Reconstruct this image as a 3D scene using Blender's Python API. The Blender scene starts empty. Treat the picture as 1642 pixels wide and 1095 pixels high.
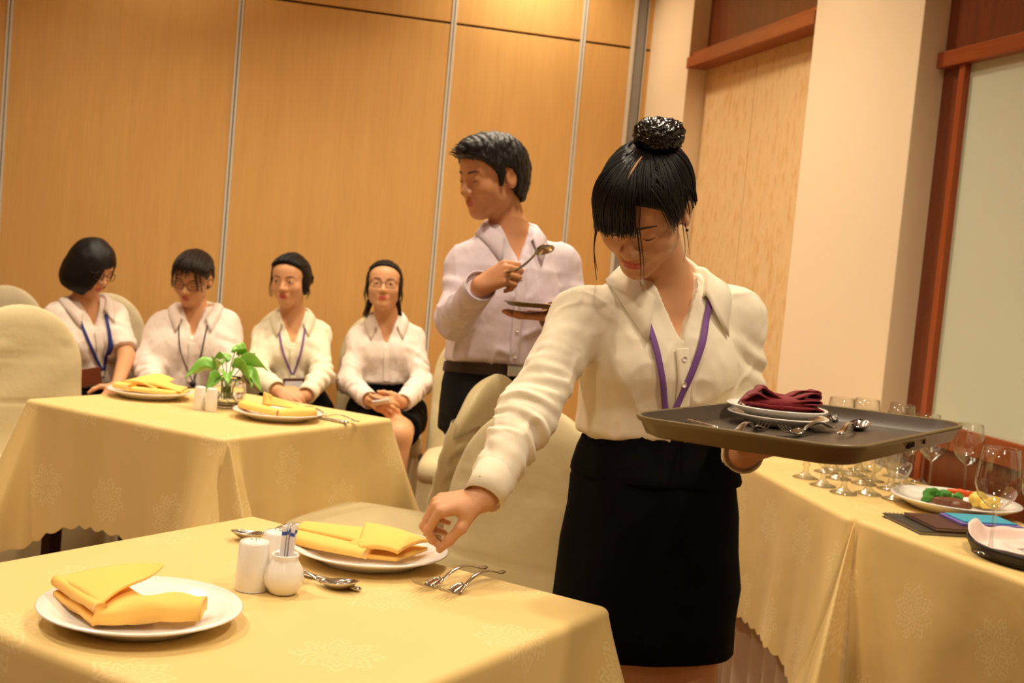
import bpy, bmesh, math
import numpy as np
from mathutils import Vector, Matrix

# ------------------------------------------------------------------ camera
# Room frame: X along the panelled back wall, Y towards it, Z up, metres.
FPX, PITCH, ROLL, HEAD, CAMH = 1948.0, math.radians(3.8), math.radians(5.18), math.radians(14.1), 1.27
IW, IH = 1642.0, 1095.0
SC = bpy.context.scene
COL = SC.collection
_cr, _sr = math.cos(ROLL), math.sin(ROLL)
def _roll(x, y, z): return np.array([x * _cr - y * _sr, x * _sr + y * _cr, z])
_dn = _roll(0, math.cos(PITCH), math.sin(PITCH)); _fw = _roll(0, -math.sin(PITCH), math.cos(PITCH)); _rt = _roll(1, 0, 0)
def _room(v):
    X, Y, Z = v @ _rt, v @ _fw, -(v @ _dn)
    return np.array([X * math.cos(HEAD) + Y * math.sin(HEAD), -X * math.sin(HEAD) + Y * math.cos(HEAD), Z])
CPOS = np.array([0, 0, CAMH])
def at(px, py, d):
    """survey helper: point seen at (px,py) standing d metres away"""
    return CPOS + _room(np.array([px - IW / 2, py - IH / 2, FPX])) * (d / FPX)
def onz(px, py, z):
    v = _room(np.array([px - IW / 2, py - IH / 2, FPX])); return CPOS + v * ((z - CAMH) / v[2])

cam = bpy.data.cameras.new('camera'); camo = bpy.data.objects.new('camera', cam); COL.objects.link(camo)
cam.sensor_width = 22.3; cam.sensor_fit = 'HORIZONTAL'; cam.lens = FPX / IW * 22.3
cam.clip_start = 0.05; cam.clip_end = 60
cam.dof.use_dof = True; cam.dof.focus_distance = 1.95; cam.dof.aperture_fstop = 5.0
ax, ay, az = _room(np.array([1., 0, 0])), -_room(np.array([0, 1., 0])), -_room(np.array([0, 0, 1.]))
camo.matrix_world = Matrix(((ax[0], ay[0], az[0], 0), (ax[1], ay[1], az[1], 0), (ax[2], ay[2], az[2], CAMH), (0, 0, 0, 1)))
SC.camera = camo

# ------------------------------------------------------------------ world, lamps, exposure
w = bpy.data.worlds.new('world'); SC.world = w; w.use_nodes = True
w.node_tree.nodes['Background'].inputs[0].default_value = (1, .86, .68, 1)
w.node_tree.nodes['Background'].inputs[1].default_value = .02
SC.view_settings.view_transform = 'Standard'; SC.view_settings.look = 'None'
SC.view_settings.gamma = 1; SC.view_settings.use_curve_mapping = False
SC.view_settings.exposure = -0.66
SC.cycles.transparent_max_bounces = 48
LAMP = (1.0, .855, .64)
CEIL = 3.05
def downlight(x, y, power, size=.2, spread=122):
    l = bpy.data.lights.new('downlight_lamp', 'AREA'); l.shape = 'DISK'; l.size = size; l.energy = power; l.color = LAMP
    l.spread = math.radians(spread)
    o = bpy.data.objects.new('downlight_lamp', l); COL.objects.link(o); o.location = (x, y, CEIL - .02)
    return o
LAMPS = [(-.5, .5, 24), (1.15, .5, 25), (-.9, 2.3, 27), (.75, 2.75, 23), (-.7, 4.3, 31), (.7, 4.5, 30), (1.5, 1.5, 21),
         (-2.4, 1.4, 26), (-2.4, 3.4, 26), (1.38, 5.50, 16), (-.35, 5.45, 5), (1.25, 3.9, 24), (-.1, -1.4, 26)]
for l in LAMPS: downlight(*l)

# ------------------------------------------------------------------ helpers
def lin(r, g, b):
    f = lambda c: (c / 255 / 12.92) if c / 255 <= .04045 else ((c / 255 + .055) / 1.055) ** 2.4
    return (f(r), f(g), f(b), 1)
def tag(o, label=None, cat=None, group=None, kind=None):
    if label: o['label'] = label
    if cat: o['category'] = cat
    if group: o['group'] = group
    if kind: o['kind'] = kind
    return o
def empty(name, loc=(0, 0, 0), rz=0.0):
    o = bpy.data.objects.new(name, None); COL.objects.link(o); o.location = [float(c) for c in loc]; o.rotation_euler = (0, 0, rz)
    o.empty_display_size = .05
    return o
def obj(name, V, F, m, parent=None, smooth=True, world=False, uv=None, attr=None):
    V = np.asarray(V, dtype=float)
    if world and parent is not None: V = V - np.array(parent.location)
    me = bpy.data.meshes.new(name)
    me.from_pydata(V.tolist(), [], F.tolist() if isinstance(F, np.ndarray) else F); me.update()
    if smooth: me.polygons.foreach_set('use_smooth', [True] * len(me.polygons))
    if uv is not None:
        ul = me.uv_layers.new(name='UVMap'); li = np.zeros(len(me.loops), dtype=np.int32); me.loops.foreach_get('vertex_index', li)
        ul.data.foreach_set('uv', np.asarray(uv, dtype=np.float32)[li].ravel())
    if attr:
        for k, a in attr.items():
            at_ = me.attributes.new(k, 'FLOAT', 'POINT'); at_.data.foreach_set('value', np.asarray(a, dtype=np.float32))
    if m is not None: me.materials.append(m)
    o = bpy.data.objects.new(name, me); COL.objects.link(o)
    if parent is not None: o.parent = parent
    return o
class MB:
    """collects primitives into one mesh"""
    def __init__(s): s.v = []; s.f = []; s.n = 0
    def add(s, V, F, M=None):
        V = np.asarray(V, dtype=float)
        if M is not None: V = V @ np.asarray(M)[:3, :3].T + np.asarray(M)[:3, 3]
        s.v.append(V); s.f += [[i + s.n for i in f] for f in (F.tolist() if isinstance(F, np.ndarray) else F)]; s.n += len(V)
        return s
    def box(s, lo, hi, bev=0.0, M=None):
        bm = bmesh.new(); bmesh.ops.create_cube(bm, size=1)
        lo = np.array(lo, float); hi = np.array(hi, float); c = (lo + hi) / 2; d = hi - lo
        for v in bm.verts: v.co = Vector([c[i] + v.co[i] * d[i] for i in range(3)])
        if bev > 0: bmesh.ops.bevel(bm, geom=list(bm.edges), offset=bev, segments=2, affect='EDGES', profile=.6)
        bm.verts.index_update()
        V = [tuple(v.co) for v in bm.verts]; F = [[v.index for v in f.verts] for f in bm.faces]; bm.free()
        return s.add(V, F, M)
    def lathe(s, prof, n=32, M=None, cap=True):
        V, F = lathe(prof, n); return s.add(V, F, M)
    def tube(s, pts, r, n=8, closed=False, flat=None, M=None):
        V, F = tube(pts, r, n, closed, flat); return s.add(V, F, M)
    def build(s, name, m, parent=None, smooth=True, world=False, uv=None):
        return obj(name, np.vstack(s.v), s.f, m, parent, smooth, world, uv)
def lathe(prof, n=32):
    V = []; F = []; rings = []
    for (r, z) in prof:
        if r < 1e-6: rings.append([len(V)]); V.append((0, 0, z))
        else:
            rings.append(list(range(len(V), len(V) + n)))
            V += [(r * math.cos(2 * math.pi * i / n), r * math.sin(2 * math.pi * i / n), z) for i in range(n)]
    for a, b in zip(rings[:-1], rings[1:]):
        for i in range(n):
            j = (i + 1) % n
            if len(a) == 1 and len(b) == 1: continue
            if len(a) == 1: F.append([a[0], b[j], b[i]][::-1])
            elif len(b) == 1: F.append([a[i], a[j], b[0]])
            else: F.append([a[i], a[j], b[j], b[i]])
    return np.array(V), F
def tube(pts, r, n=8, closed=False, flat=None):
    """swept tube; r scalar or list; flat=(a,b) scales of section; parallel transport frame"""
    P = np.asarray(pts, float); m = len(P)
    r = np.full(m, r) if np.isscalar(r) else np.asarray(r, float)
    T = np.gradient(P, axis=0)
    if closed: T = np.roll(P, -1, 0) - np.roll(P, 1, 0)
    T /= np.linalg.norm(T, axis=1)[:, None] + 1e-12
    u = np.cross(T[0], (0, 0, 1)); 
    if np.linalg.norm(u) < 1e-3: u = np.cross(T[0], (0, 1, 0))
    u /= np.linalg.norm(u); V = []; fa, fb = flat if flat else (1, 1)
    for i in range(m):
        u = u - T[i] * (u @ T[i]); u /= np.linalg.norm(u) + 1e-12; v = np.cross(T[i], u)
        a = np.arange(n) * 2 * math.pi / n
        V.append(P[i] + r[i] * (fa * np.cos(a)[:, None] * u + fb * np.sin(a)[:, None] * v))
    V = np.vstack(V); F = []
    for i in range(m if closed else m - 1):
        k = (i + 1) % m
        for j in range(n): F.append([i * n + j, i * n + (j + 1) % n, k * n + (j + 1) % n, k * n + j])
    if not closed: F.append(list(range(n))[::-1]); F.append([(m - 1) * n + j for j in range(n)])
    return V, F
def spline(ctrl, n=24, closed=False):
    """Catmull-Rom through control points"""
    C_ = np.asarray(ctrl, float); m = len(C_); out = []
    segs = m if closed else m - 1
    for i in range(segs):
        p = [C_[(i + k) % m] if closed else C_[min(max(i + k, 0), m - 1)] for k in (-1, 0, 1, 2)]
        k = max(2, n // segs)
        for t in np.linspace(0, 1, k, endpoint=False):
            out.append(.5 * ((2 * p[1]) + (-p[0] + p[2]) * t + (2 * p[0] - 5 * p[1] + 4 * p[2] - p[3]) * t * t + (-p[0] + 3 * p[1] - 3 * p[2] + p[3]) * t ** 3))
    if not closed: out.append(C_[-1])
    return np.array(out)
def grid_faces(nu, nv, cu=False, cv=False):
    F = []
    for i in range(nu if cu else nu - 1):
        for j in range(nv if cv else nv - 1):
            a, b = (i + 1) % nu, (j + 1) % nv
            F.append([i * nv + j, a * nv + j, a * nv + b, i * nv + b])
    return F
def thick_sheet(G, t, wave=0):
    """closed slab from a (nu,nv,3) grid of points"""
    G = np.asarray(G, float); nu, nv = G.shape[:2]
    du = np.gradient(G, axis=0); dv = np.gradient(G, axis=1); N = np.cross(du, dv); N /= np.linalg.norm(N, axis=2)[..., None] + 1e-12
    A = (G + N * t / 2).reshape(-1, 3); B = (G - N * t / 2).reshape(-1, 3); n = nu * nv
    F = grid_faces(nu, nv); F2 = [[q + n for q in f[::-1]] for f in F]
    ring = [i * nv for i in range(nu)] + [(nu - 1) * nv + j for j in range(1, nv)] + [i * nv + nv - 1 for i in range(nu - 2, -1, -1)] + [j for j in range(nv - 2, 0, -1)]
    S = [[ring[k], ring[k] + n, ring[(k + 1) % len(ring)] + n, ring[(k + 1) % len(ring)]] for k in range(len(ring))]
    return np.vstack([A, B]), F + F2 + S
def noise3(P, f=1.0, seed=0, octv=3, rot=None):
    """cheap smooth pseudo-noise: warped sums of sines"""
    P = np.asarray(P, float) * f; rng = np.random.default_rng(seed); out = np.zeros(len(P)); a = 1.0; tot = 0
    for o in range(octv):
        for k in range(4):
            d = rng.normal(size=3); d /= np.linalg.norm(d); e = rng.normal(size=3); e /= np.linalg.norm(e)
            out += a * np.sin(P @ d * 6.28 * (2 ** o) + rng.uniform(0, 6.28) + 1.3 * np.sin(P @ e * 4.1 * (2 ** o) + rng.uniform(0, 6.28)))
        tot += a * 2; a *= .5
    return out / tot

# ------------------------------------------------------------------ materials
def mat(name, col, rough=.6, metal=0.0, spec=.5, bump=None, var=None, sheen=0.0, trans=0.0, ior=1.45, coat=0.0, sss=0.0):
    """bump=(scale, strength, distance, stretch xyz); var=(scale, amount, stretch): gentle colour mottling of the thing's own surface"""
    m = bpy.data.materials.new(name); m.use_nodes = True; nt = m.node_tree; N = nt.nodes; L = nt.links
    b = N['Principled BSDF']; b.inputs['Base Color'].default_value = col; b.inputs['Roughness'].default_value = rough
    b.inputs['Metallic'].default_value = metal; b.inputs['Specular IOR Level'].default_value = spec; b.inputs['IOR'].default_value = ior
    b.inputs['Transmission Weight'].default_value = trans; b.inputs['Coat Weight'].default_value = coat
    if sheen: b.inputs['Sheen Weight'].default_value = sheen; b.inputs['Sheen Roughness'].default_value = .5
    if sss: b.inputs['Subsurface Weight'].default_value = sss; b.inputs['Subsurface Radius'].default_value = (.012, .005, .003); b.inputs['Subsurface Scale'].default_value = 1.0
    tc = N.new('ShaderNodeTexCoord')
    def nz(scale, stretch, det=3):
        mp = N.new('ShaderNodeMapping'); mp.inputs['Scale'].default_value = stretch or (1, 1, 1); L.new(tc.outputs['Object'], mp.inputs[0])
        t = N.new('ShaderNodeTexNoise'); t.inputs['Scale'].default_value = scale; t.inputs['Detail'].default_value = det; L.new(mp.outputs[0], t.inputs['Vector']); return t
    if var:
        t = nz(var[0], var[2] if len(var) > 2 else None, 4); mx = N.new('ShaderNodeMix'); mx.data_type = 'RGBA'
        mx.inputs['A'].default_value = [c * (1 - var[1]) for c in col[:3]] + [1]; mx.inputs['B'].default_value = [min(1, c * (1 + var[1])) for c in col[:3]] + [1]
        L.new(t.outputs['Fac'], mx.inputs['Factor']); L.new(mx.outputs['Result'], b.inputs['Base Color'])
    if bump:
        t = nz(bump[0], bump[3] if len(bump) > 3 else None); bp = N.new('ShaderNodeBump'); bp.inputs['Strength'].default_value = bump[1]; bp.inputs['Distance'].default_value = bump[2]
        L.new(t.outputs['Fac'], bp.inputs['Height']); L.new(bp.outputs[0], b.inputs['Normal'])
    return m
def wood(name, c1, c2, scale=1.0, rough=.4, axis=2):
    m = bpy.data.materials.new(name); m.use_nodes = True; nt = m.node_tree; N = nt.nodes; L = nt.links; b = N['Principled BSDF']
    tc = N.new('ShaderNodeTexCoord'); mp = N.new('ShaderNodeMapping'); s = [14 * scale] * 3; s[axis] = .9 * scale; mp.inputs['Scale'].default_value = s
    L.new(tc.outputs['Object'], mp.inputs[0])
    t = N.new('ShaderNodeTexNoise'); t.inputs['Scale'].default_value = 2.2; t.inputs['Detail'].default_value = 6; t.inputs['Distortion'].default_value = .5; L.new(mp.outputs[0], t.inputs['Vector'])
    mp2 = N.new('ShaderNodeMapping'); s2 = [90 * scale] * 3; s2[axis] = 4 * scale; mp2.inputs['Scale'].default_value = s2; L.new(tc.outputs['Object'], mp2.inputs[0])
    t2 = N.new('ShaderNodeTexNoise'); t2.inputs['Scale'].default_value = 1.6; t2.inputs['Detail'].default_value = 2; L.new(mp2.outputs[0], t2.inputs['Vector'])
    ad = N.new('ShaderNodeMath'); ad.operation = 'MULTIPLY_ADD'; ad.inputs[1].default_value = .5; L.new(t2.outputs['Fac'], ad.inputs[0])
    sc = N.new('ShaderNodeMath'); sc.operation = 'MULTIPLY'; sc.inputs[1].default_value = .6; L.new(t.outputs['Fac'], sc.inputs[0]); L.new(sc.outputs[0], ad.inputs[2])
    rp = N.new('ShaderNodeValToRGB'); rp.color_ramp.elements[0].position = .3; rp.color_ramp.elements[0].color = c1; rp.color_ramp.elements[1].position = .78; rp.color_ramp.elements[1].color = c2
    L.new(ad.outputs[0], rp.inputs[0]); L.new(rp.outputs[0], b.inputs['Base Color']); b.inputs['Roughness'].default_value = rough
    return m
def damask(name, base, motif, cell=.235, rough=.55, weave=True):
    """cotton damask: woven medallions, their sheen mixed in as a lighter colour, on unfolded-cloth UVs in metres"""
    m = bpy.data.materials.new(name); m.use_nodes = True; nt = m.node_tree; N = nt.nodes; L = nt.links; b = N['Principled BSDF']
    def M_(op, a, c=None, d=None):
        n = N.new('ShaderNodeMath'); n.operation = op
        for i, x in enumerate((a, c, d)):
            if x is None: continue
            if isinstance(x, (int, float)): n.inputs[i].default_value = x
            else: L.new(x, n.inputs[i])
        return n.outputs[0]
    uv = N.new('ShaderNodeUVMap'); sx = N.new('ShaderNodeSeparateXYZ'); L.new(uv.outputs[0], sx.inputs[0])
    u = M_('DIVIDE', sx.outputs[0], cell); v = M_('DIVIDE', sx.outputs[1], cell)
    row = M_('FLOOR', v); off = M_('MULTIPLY', M_('MODULO', M_('ABSOLUTE', row), 2), .5)
    fu = M_('SUBTRACT', M_('FRACT', M_('ADD', u, off)), .5); fv = M_('SUBTRACT', M_('FRACT', v), .5)
    r = M_('SQRT', M_('ADD', M_('MULTIPLY', fu, fu), M_('MULTIPLY', fv, fv))); th = M_('ARCTAN2', fv, fu)
    pet = M_('MULTIPLY', M_('SINE', M_('MULTIPLY', th, 8)), .035)
    edge = M_('LESS_THAN', M_('ADD', r, pet), .235)
    nz = N.new('ShaderNodeTexNoise'); nz.inputs['Scale'].default_value = 150; nz.inputs['Detail'].default_value = 1; L.new(uv.outputs[0], nz.inputs['Vector'])
    lace = M_('SINE', M_('ADD', M_('MULTIPLY', r, 92), M_('MULTIPLY', M_('SINE', M_('MULTIPLY', th, 16)), 2.4)))
    pat = M_('GREATER_THAN', M_('ADD', M_('MULTIPLY', lace, .22), nz.outputs['Fac']), .5)
    mask = M_('MULTIPLY', edge, pat)
    mx = N.new('ShaderNodeMix'); mx.data_type = 'RGBA'; mx.inputs['A'].default_value = base; mx.inputs['B'].default_value = motif; L.new(M_('MULTIPLY', mask, .55), mx.inputs['Factor']); L.new(mx.outputs['Result'], b.inputs['Base Color'])
    rg = M_('MULTIPLY_ADD', mask, -.16, rough); L.new(rg, b.inputs['Roughness']); b.inputs['Specular IOR Level'].default_value = .35; b.inputs['Sheen Weight'].default_value = .08
    cr = M_('ABSOLUTE', M_('SUBTRACT', M_('FRACT', M_('MULTIPLY', sx.outputs[0], 2.1)), .5)); cre = M_('MULTIPLY', M_('LESS_THAN', cr, .006), .8)
    wv = N.new('ShaderNodeTexNoise'); wv.inputs['Scale'].default_value = 9; wv.inputs['Detail'].default_value = 3; L.new(uv.outputs[0], wv.inputs['Vector'])
    hgt = M_('ADD', M_('ADD', mask, cre), M_('MULTIPLY', wv.outputs['Fac'], 3.0))
    bp = N.new('ShaderNodeBump'); bp.inputs['Strength'].default_value = .5; bp.inputs['Distance'].default_value = .0012; L.new(hgt, bp.inputs['Height']); L.new(bp.outputs[0], b.inputs['Normal'])
    return m
MT = {}
MT['panel'] = wood('beech_veneer', lin(214, 164, 96), lin(228, 180, 110), 1.0, .42)
MT['dark_wood'] = wood('cherry_wood', lin(98, 44, 20), lin(130, 62, 30), 1.2, .35)
MT['orange_wood'] = wood('cherry_wood_trim', lin(146, 66, 28), lin(168, 82, 38), 1.2, .32)
MT['orange_wood_h'] = wood('cherry_wood_rail', lin(140, 64, 28), lin(162, 80, 38), 1.2, .32, axis=1)
MT['alu'] = mat('brushed_aluminium', lin(226, 220, 206), .4, .1)
MT['alu_grey'] = mat('grey_aluminium_post', lin(150, 150, 150), .45, .4)
MT['gap'] = mat('dark_gap', lin(52, 38, 26), .8)
MT['cream'] = mat('cream_paint', lin(246, 224, 190), .75, bump=(160, .12, .001))
MT['ceiling'] = mat('white_ceiling_paint', lin(244, 236, 222), .85)
MT['carpet'] = mat('brown_carpet', lin(112, 74, 48), .95, bump=(400, .5, .003), var=(60, .2))
MT['frost'] = mat('frosted_green_glass', lin(206, 212, 190), .42, spec=.5, var=(3, .03))
MT['cloth'] = damask('gold_damask', lin(222, 190, 122), lin(238, 212, 152))
MT['napkin'] = mat('gold_napkin_cotton', lin(252, 196, 96), .75, bump=(900, .2, .0006), sheen=.15)
MT['maroon'] = mat('maroon_napkin_cotton', lin(120, 14, 26), .75, bump=(900, .2, .0006), sheen=.1)
MT['pink'] = mat('pale_pink_napkin_cotton', lin(238, 212, 202), .75, bump=(700, .2, .0006), sheen=.1)
MT['china'] = mat('glazed_white_china', lin(244, 238, 230), .12, spec=.5, coat=.3)
MT['steel'] = mat('stainless_steel', lin(206, 200, 192), .16, 1.0)
MT['cover'] = mat('beige_chair_cover', lin(200, 184, 142), .78, bump=(11, .5, .008), var=(7, .06), sheen=.1)
MT['cover2'] = mat('cream_chair_cover', lin(208, 194, 160), .78, bump=(11, .5, .008), var=(7, .06), sheen=.1)
MT['cover3'] = mat('satin_chair_cover', lin(188, 170, 124), .5, spec=.5, bump=(20, .3, .005), sheen=.2)
MT['sash'] = mat('satin_sash', lin(176, 154, 106), .42, spec=.5, sheen=.3)
MT['glass'] = mat('clear_glass', (1, 1, 1, 1), .0, trans=1.0, ior=1.45)
MT['tray'] = mat('brown_nonslip_tray', lin(74, 61, 49), .40, bump=(300, .1, .0006), var=(30, .08))
MT['tray_rim'] = mat('olive_tray_edge', lin(116, 97, 60), .4)
MT['black_tray'] = mat('black_rubber_tray', lin(34, 28, 26), .5)
MT['skirting'] = mat('beige_table_skirt', lin(214, 188, 158), .7, bump=(20, .2, .004))
MT['leg_metal'] = mat('dark_metal_leg', lin(64, 48, 40), .4, .6)

# ------------------------------------------------------------------ room shell
YB, XC, XR = 5.80, 2.03, 2.12
def slab(name, lo, hi, m, parent=None, bev=0.0):
    return MB().box(lo, hi, bev).build(name, m, parent, smooth=False)
fl = slab('floor', (-4.2, -3.2, -.1), (2.6, 6.6, 0), MT['carpet']); tag(fl, 'brown carpet floor of the dining room', 'floor', kind='structure')
ce = slab('ceiling', (-4.2, -3.2, CEIL), (2.6, 6.6, CEIL + .1), MT['ceiling']); tag(ce, 'white ceiling above the dining room', 'ceiling', kind='structure')
wl = slab('wall_left', (-4.3, -3.2, 0), (-4.2, 6.6, CEIL), MT['cream']); tag(wl, 'cream wall on the left outside the view', 'wall', kind='structure')
wf = slab('wall_front', (-4.2, -3.3, 0), (2.6, -3.2, CEIL), MT['cream']); tag(wf, 'cream wall behind the viewer', 'wall', kind='structure')
# back wall: folding partition of veneered panels between aluminium strips
wb = slab('wall_back', (-4.2, YB + .025, 0), (XC, YB + .15, CEIL), MT['gap']); tag(wb, 'folding partition of beech veneer panels with aluminium joints', 'wall', kind='structure')
joints = [-3.88, -2.90, -1.918, -.937, .044, 1.031, 1.677]
edges = [-4.2] + joints + [1.925]
SEAM = 2.367
for a, b in zip(edges[:-1], edges[1:]):
    l = a + (.013 if a in joints else 0); r = b - (.013 if b in joints else 0)
    slab('panel', (l, YB, .09), (r, YB + .03, SEAM - .005), MT['panel'], wb, .002)
    slab('panel', (l, YB, SEAM + .006), (r, YB + .03, CEIL), MT['panel'], wb, .002)
for j in joints:
    for s in (-1, 1):
        slab('aluminium_strip', (j + s * .0075 - .0052, YB - .004, 0), (j + s * .0075 + .0052, YB + .03, CEIL), MT['alu'], wb, .001)
slab('aluminium_post', (1.925, YB - .012, 0), (1.942, YB + .03, CEIL), MT['alu'], wb, .002)
slab('aluminium_post', (1.943, YB - .006, 0), (1.992, YB + .03, CEIL), MT['alu_grey'], wb, .002)
slab('aluminium_post', (1.998, YB - .004, 0), (2.004, YB + .03, CEIL), MT['alu'], wb, .001)
slab('panel', (2.004, YB, .09), (XC, YB + .03, SEAM - .005), MT['panel'], wb)
slab('panel', (2.004, YB, SEAM + .006), (XC, YB + .03, CEIL), MT['panel'], wb)
slab('plinth', (-4.2, YB + .004, 0), (XC, YB + .03, .085), MT['gap'], wb)
# right wall: plaster piers, a recess with textured board under a wood pelmet, framed frosted glass
wr = slab('wall_right', (XR + .02, -3.2, 0), (XR + .2, 6.6, CEIL), MT['cream']); tag(wr, 'right wall with plaster piers and framed recesses', 'wall', kind='structure')
slab('pier', (XC, 5.27, 0), (XR + .03, 6.6, CEIL), MT['cream'], wr, .004)
slab('pier', (XC, 3.35, 0), (XR + .03, 4.06, CEIL), MT['cream'], wr, .004)
def hammered():
    m = mat('textured_board', lin(228, 190, 136), .7); nt = m.node_tree; N = nt.nodes; L = nt.links; b = N['Principled BSDF']
    tc = N.new('ShaderNodeTexCoord'); mp = N.new('ShaderNodeMapping'); mp.inputs['Rotation'].default_value = (-.32, 0, 0); mp.inputs['Scale'].default_value = (12, 42, 15); L.new(tc.outputs['Object'], mp.inputs[0])
    t = N.new('ShaderNodeTexNoise'); t.inputs['Scale'].default_value = 1.0; t.inputs['Detail'].default_value = 2; L.new(mp.outputs[0], t.inputs['Vector'])
    rp = N.new('ShaderNodeValToRGB'); rp.color_ramp.elements[0].position = .5; rp.color_ramp.elements[0].color = lin(233, 198, 146); rp.color_ramp.elements[1].position = .72; rp.color_ramp.elements[1].color = lin(222, 176, 116)
    L.new(t.outputs['Fac'], rp.inputs[0]); L.new(rp.outputs[0], b.inputs['Base Color'])
    bp = N.new('ShaderNodeBump'); bp.inputs['Strength'].default_value = .8; bp.inputs['Distance'].default_value = .006; L.new(t.outputs['Fac'], bp.inputs['Height']); L.new(bp.outputs[0], b.inputs['Normal'])
    return m
MT['board'] = hammered()
slab('textured_board', (XR, 4.7255, 0), (XR + .03, 5.27, 2.23), MT['board'], wr, .002)
slab('textured_board', (XR, 4.06, 0), (XR + .03, 4.7205, 2.23), MT['board'], wr, .002)
slab('joint', (XR + .006, 4.719, 0), (XR + .03, 4.727, 2.23), MT['gap'], wr)
slab('transom_board', (XR - .005, 4.06, 2.27), (XR + .03, 5.27, CEIL), MT['dark_wood'], wr)
t1_ = MB().box((XC - .004, 4.062, 2.212), (XR + .02, 5.285, 2.262), .004).box((XC + .012, 4.062, 2.262), (XR + .02, 5.262, 2.282), .004).build('trim_1', MT['orange_wood_h'], None, smooth=False)
tag(t1_, 'cherry wood pelmet over the textured boards between the piers', 'trim', kind='structure')
# framed frosted glass nearest the viewer on the right
GY1, GZ0, GZ1 = 3.211, .905, 1.968
w1_ = empty('window_1', (XR, 2.4, 0)); tag(w1_, 'frosted pale green glass panel in a cherry wood frame', 'window', kind='structure')
def wpart(name, lo, hi, m, bev=.003): o = MB().box(lo, hi, bev).build(name, m, None, smooth=False); o.parent = w1_; o.matrix_parent_inverse = Matrix.Translation(-Vector(w1_.location)); return o
wpart('outer_stile', (XR - .002, 3.24, 0), (XR + .03, 3.348, 1.966), MT['dark_wood'])
wpart('stile', (XR - .02, GY1, 0), (XR + .03, 3.241, 1.966), MT['orange_wood'])
wpart('header_rail', (XR - .032, -1.0, 1.966), (XR + .03, 3.345, 2.014), MT['orange_wood_h'])
wpart('transom_board', (XR - .004, -1.0, 2.015), (XR + .03, 3.348, CEIL), MT['dark_wood'])
gy = GY1
for k in range(3):
    y0 = gy - 1.28
    wpart('pane', (XR, y0, GZ0), (XR + .02, gy, GZ1), MT['frost'], 0)
    wpart('stile', (XR - .02, y0 - .05, 0), (XR + .03, y0, 1.966), MT['orange_wood'])
    wpart('sill_rail', (XR - .012, y0, GZ0 - .07), (XR + .03, gy, GZ0), MT['orange_wood_h'])
    wpart('wainscot_panel', (XR - .001, y0, 0), (XR + .03, gy, GZ0 - .071), MT['dark_wood'])
    gy = y0 - .05
# recessed ceiling fittings around the lamps
dlm = mat('lamp_housing', lin(240, 236, 228), .4)
for k, l in enumerate(LAMPS):
    d = MB().lathe([(.115, 0), (.15, 0), (.15, -.012), (.118, -.016), (.115, 0)], 24).build('downlight', dlm, ce); d.location = (l[0], l[1], CEIL)
ru = np.array([math.cos(HEAD), -math.sin(HEAD)]); fu = np.array([math.sin(HEAD), math.cos(HEAD)])
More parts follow.
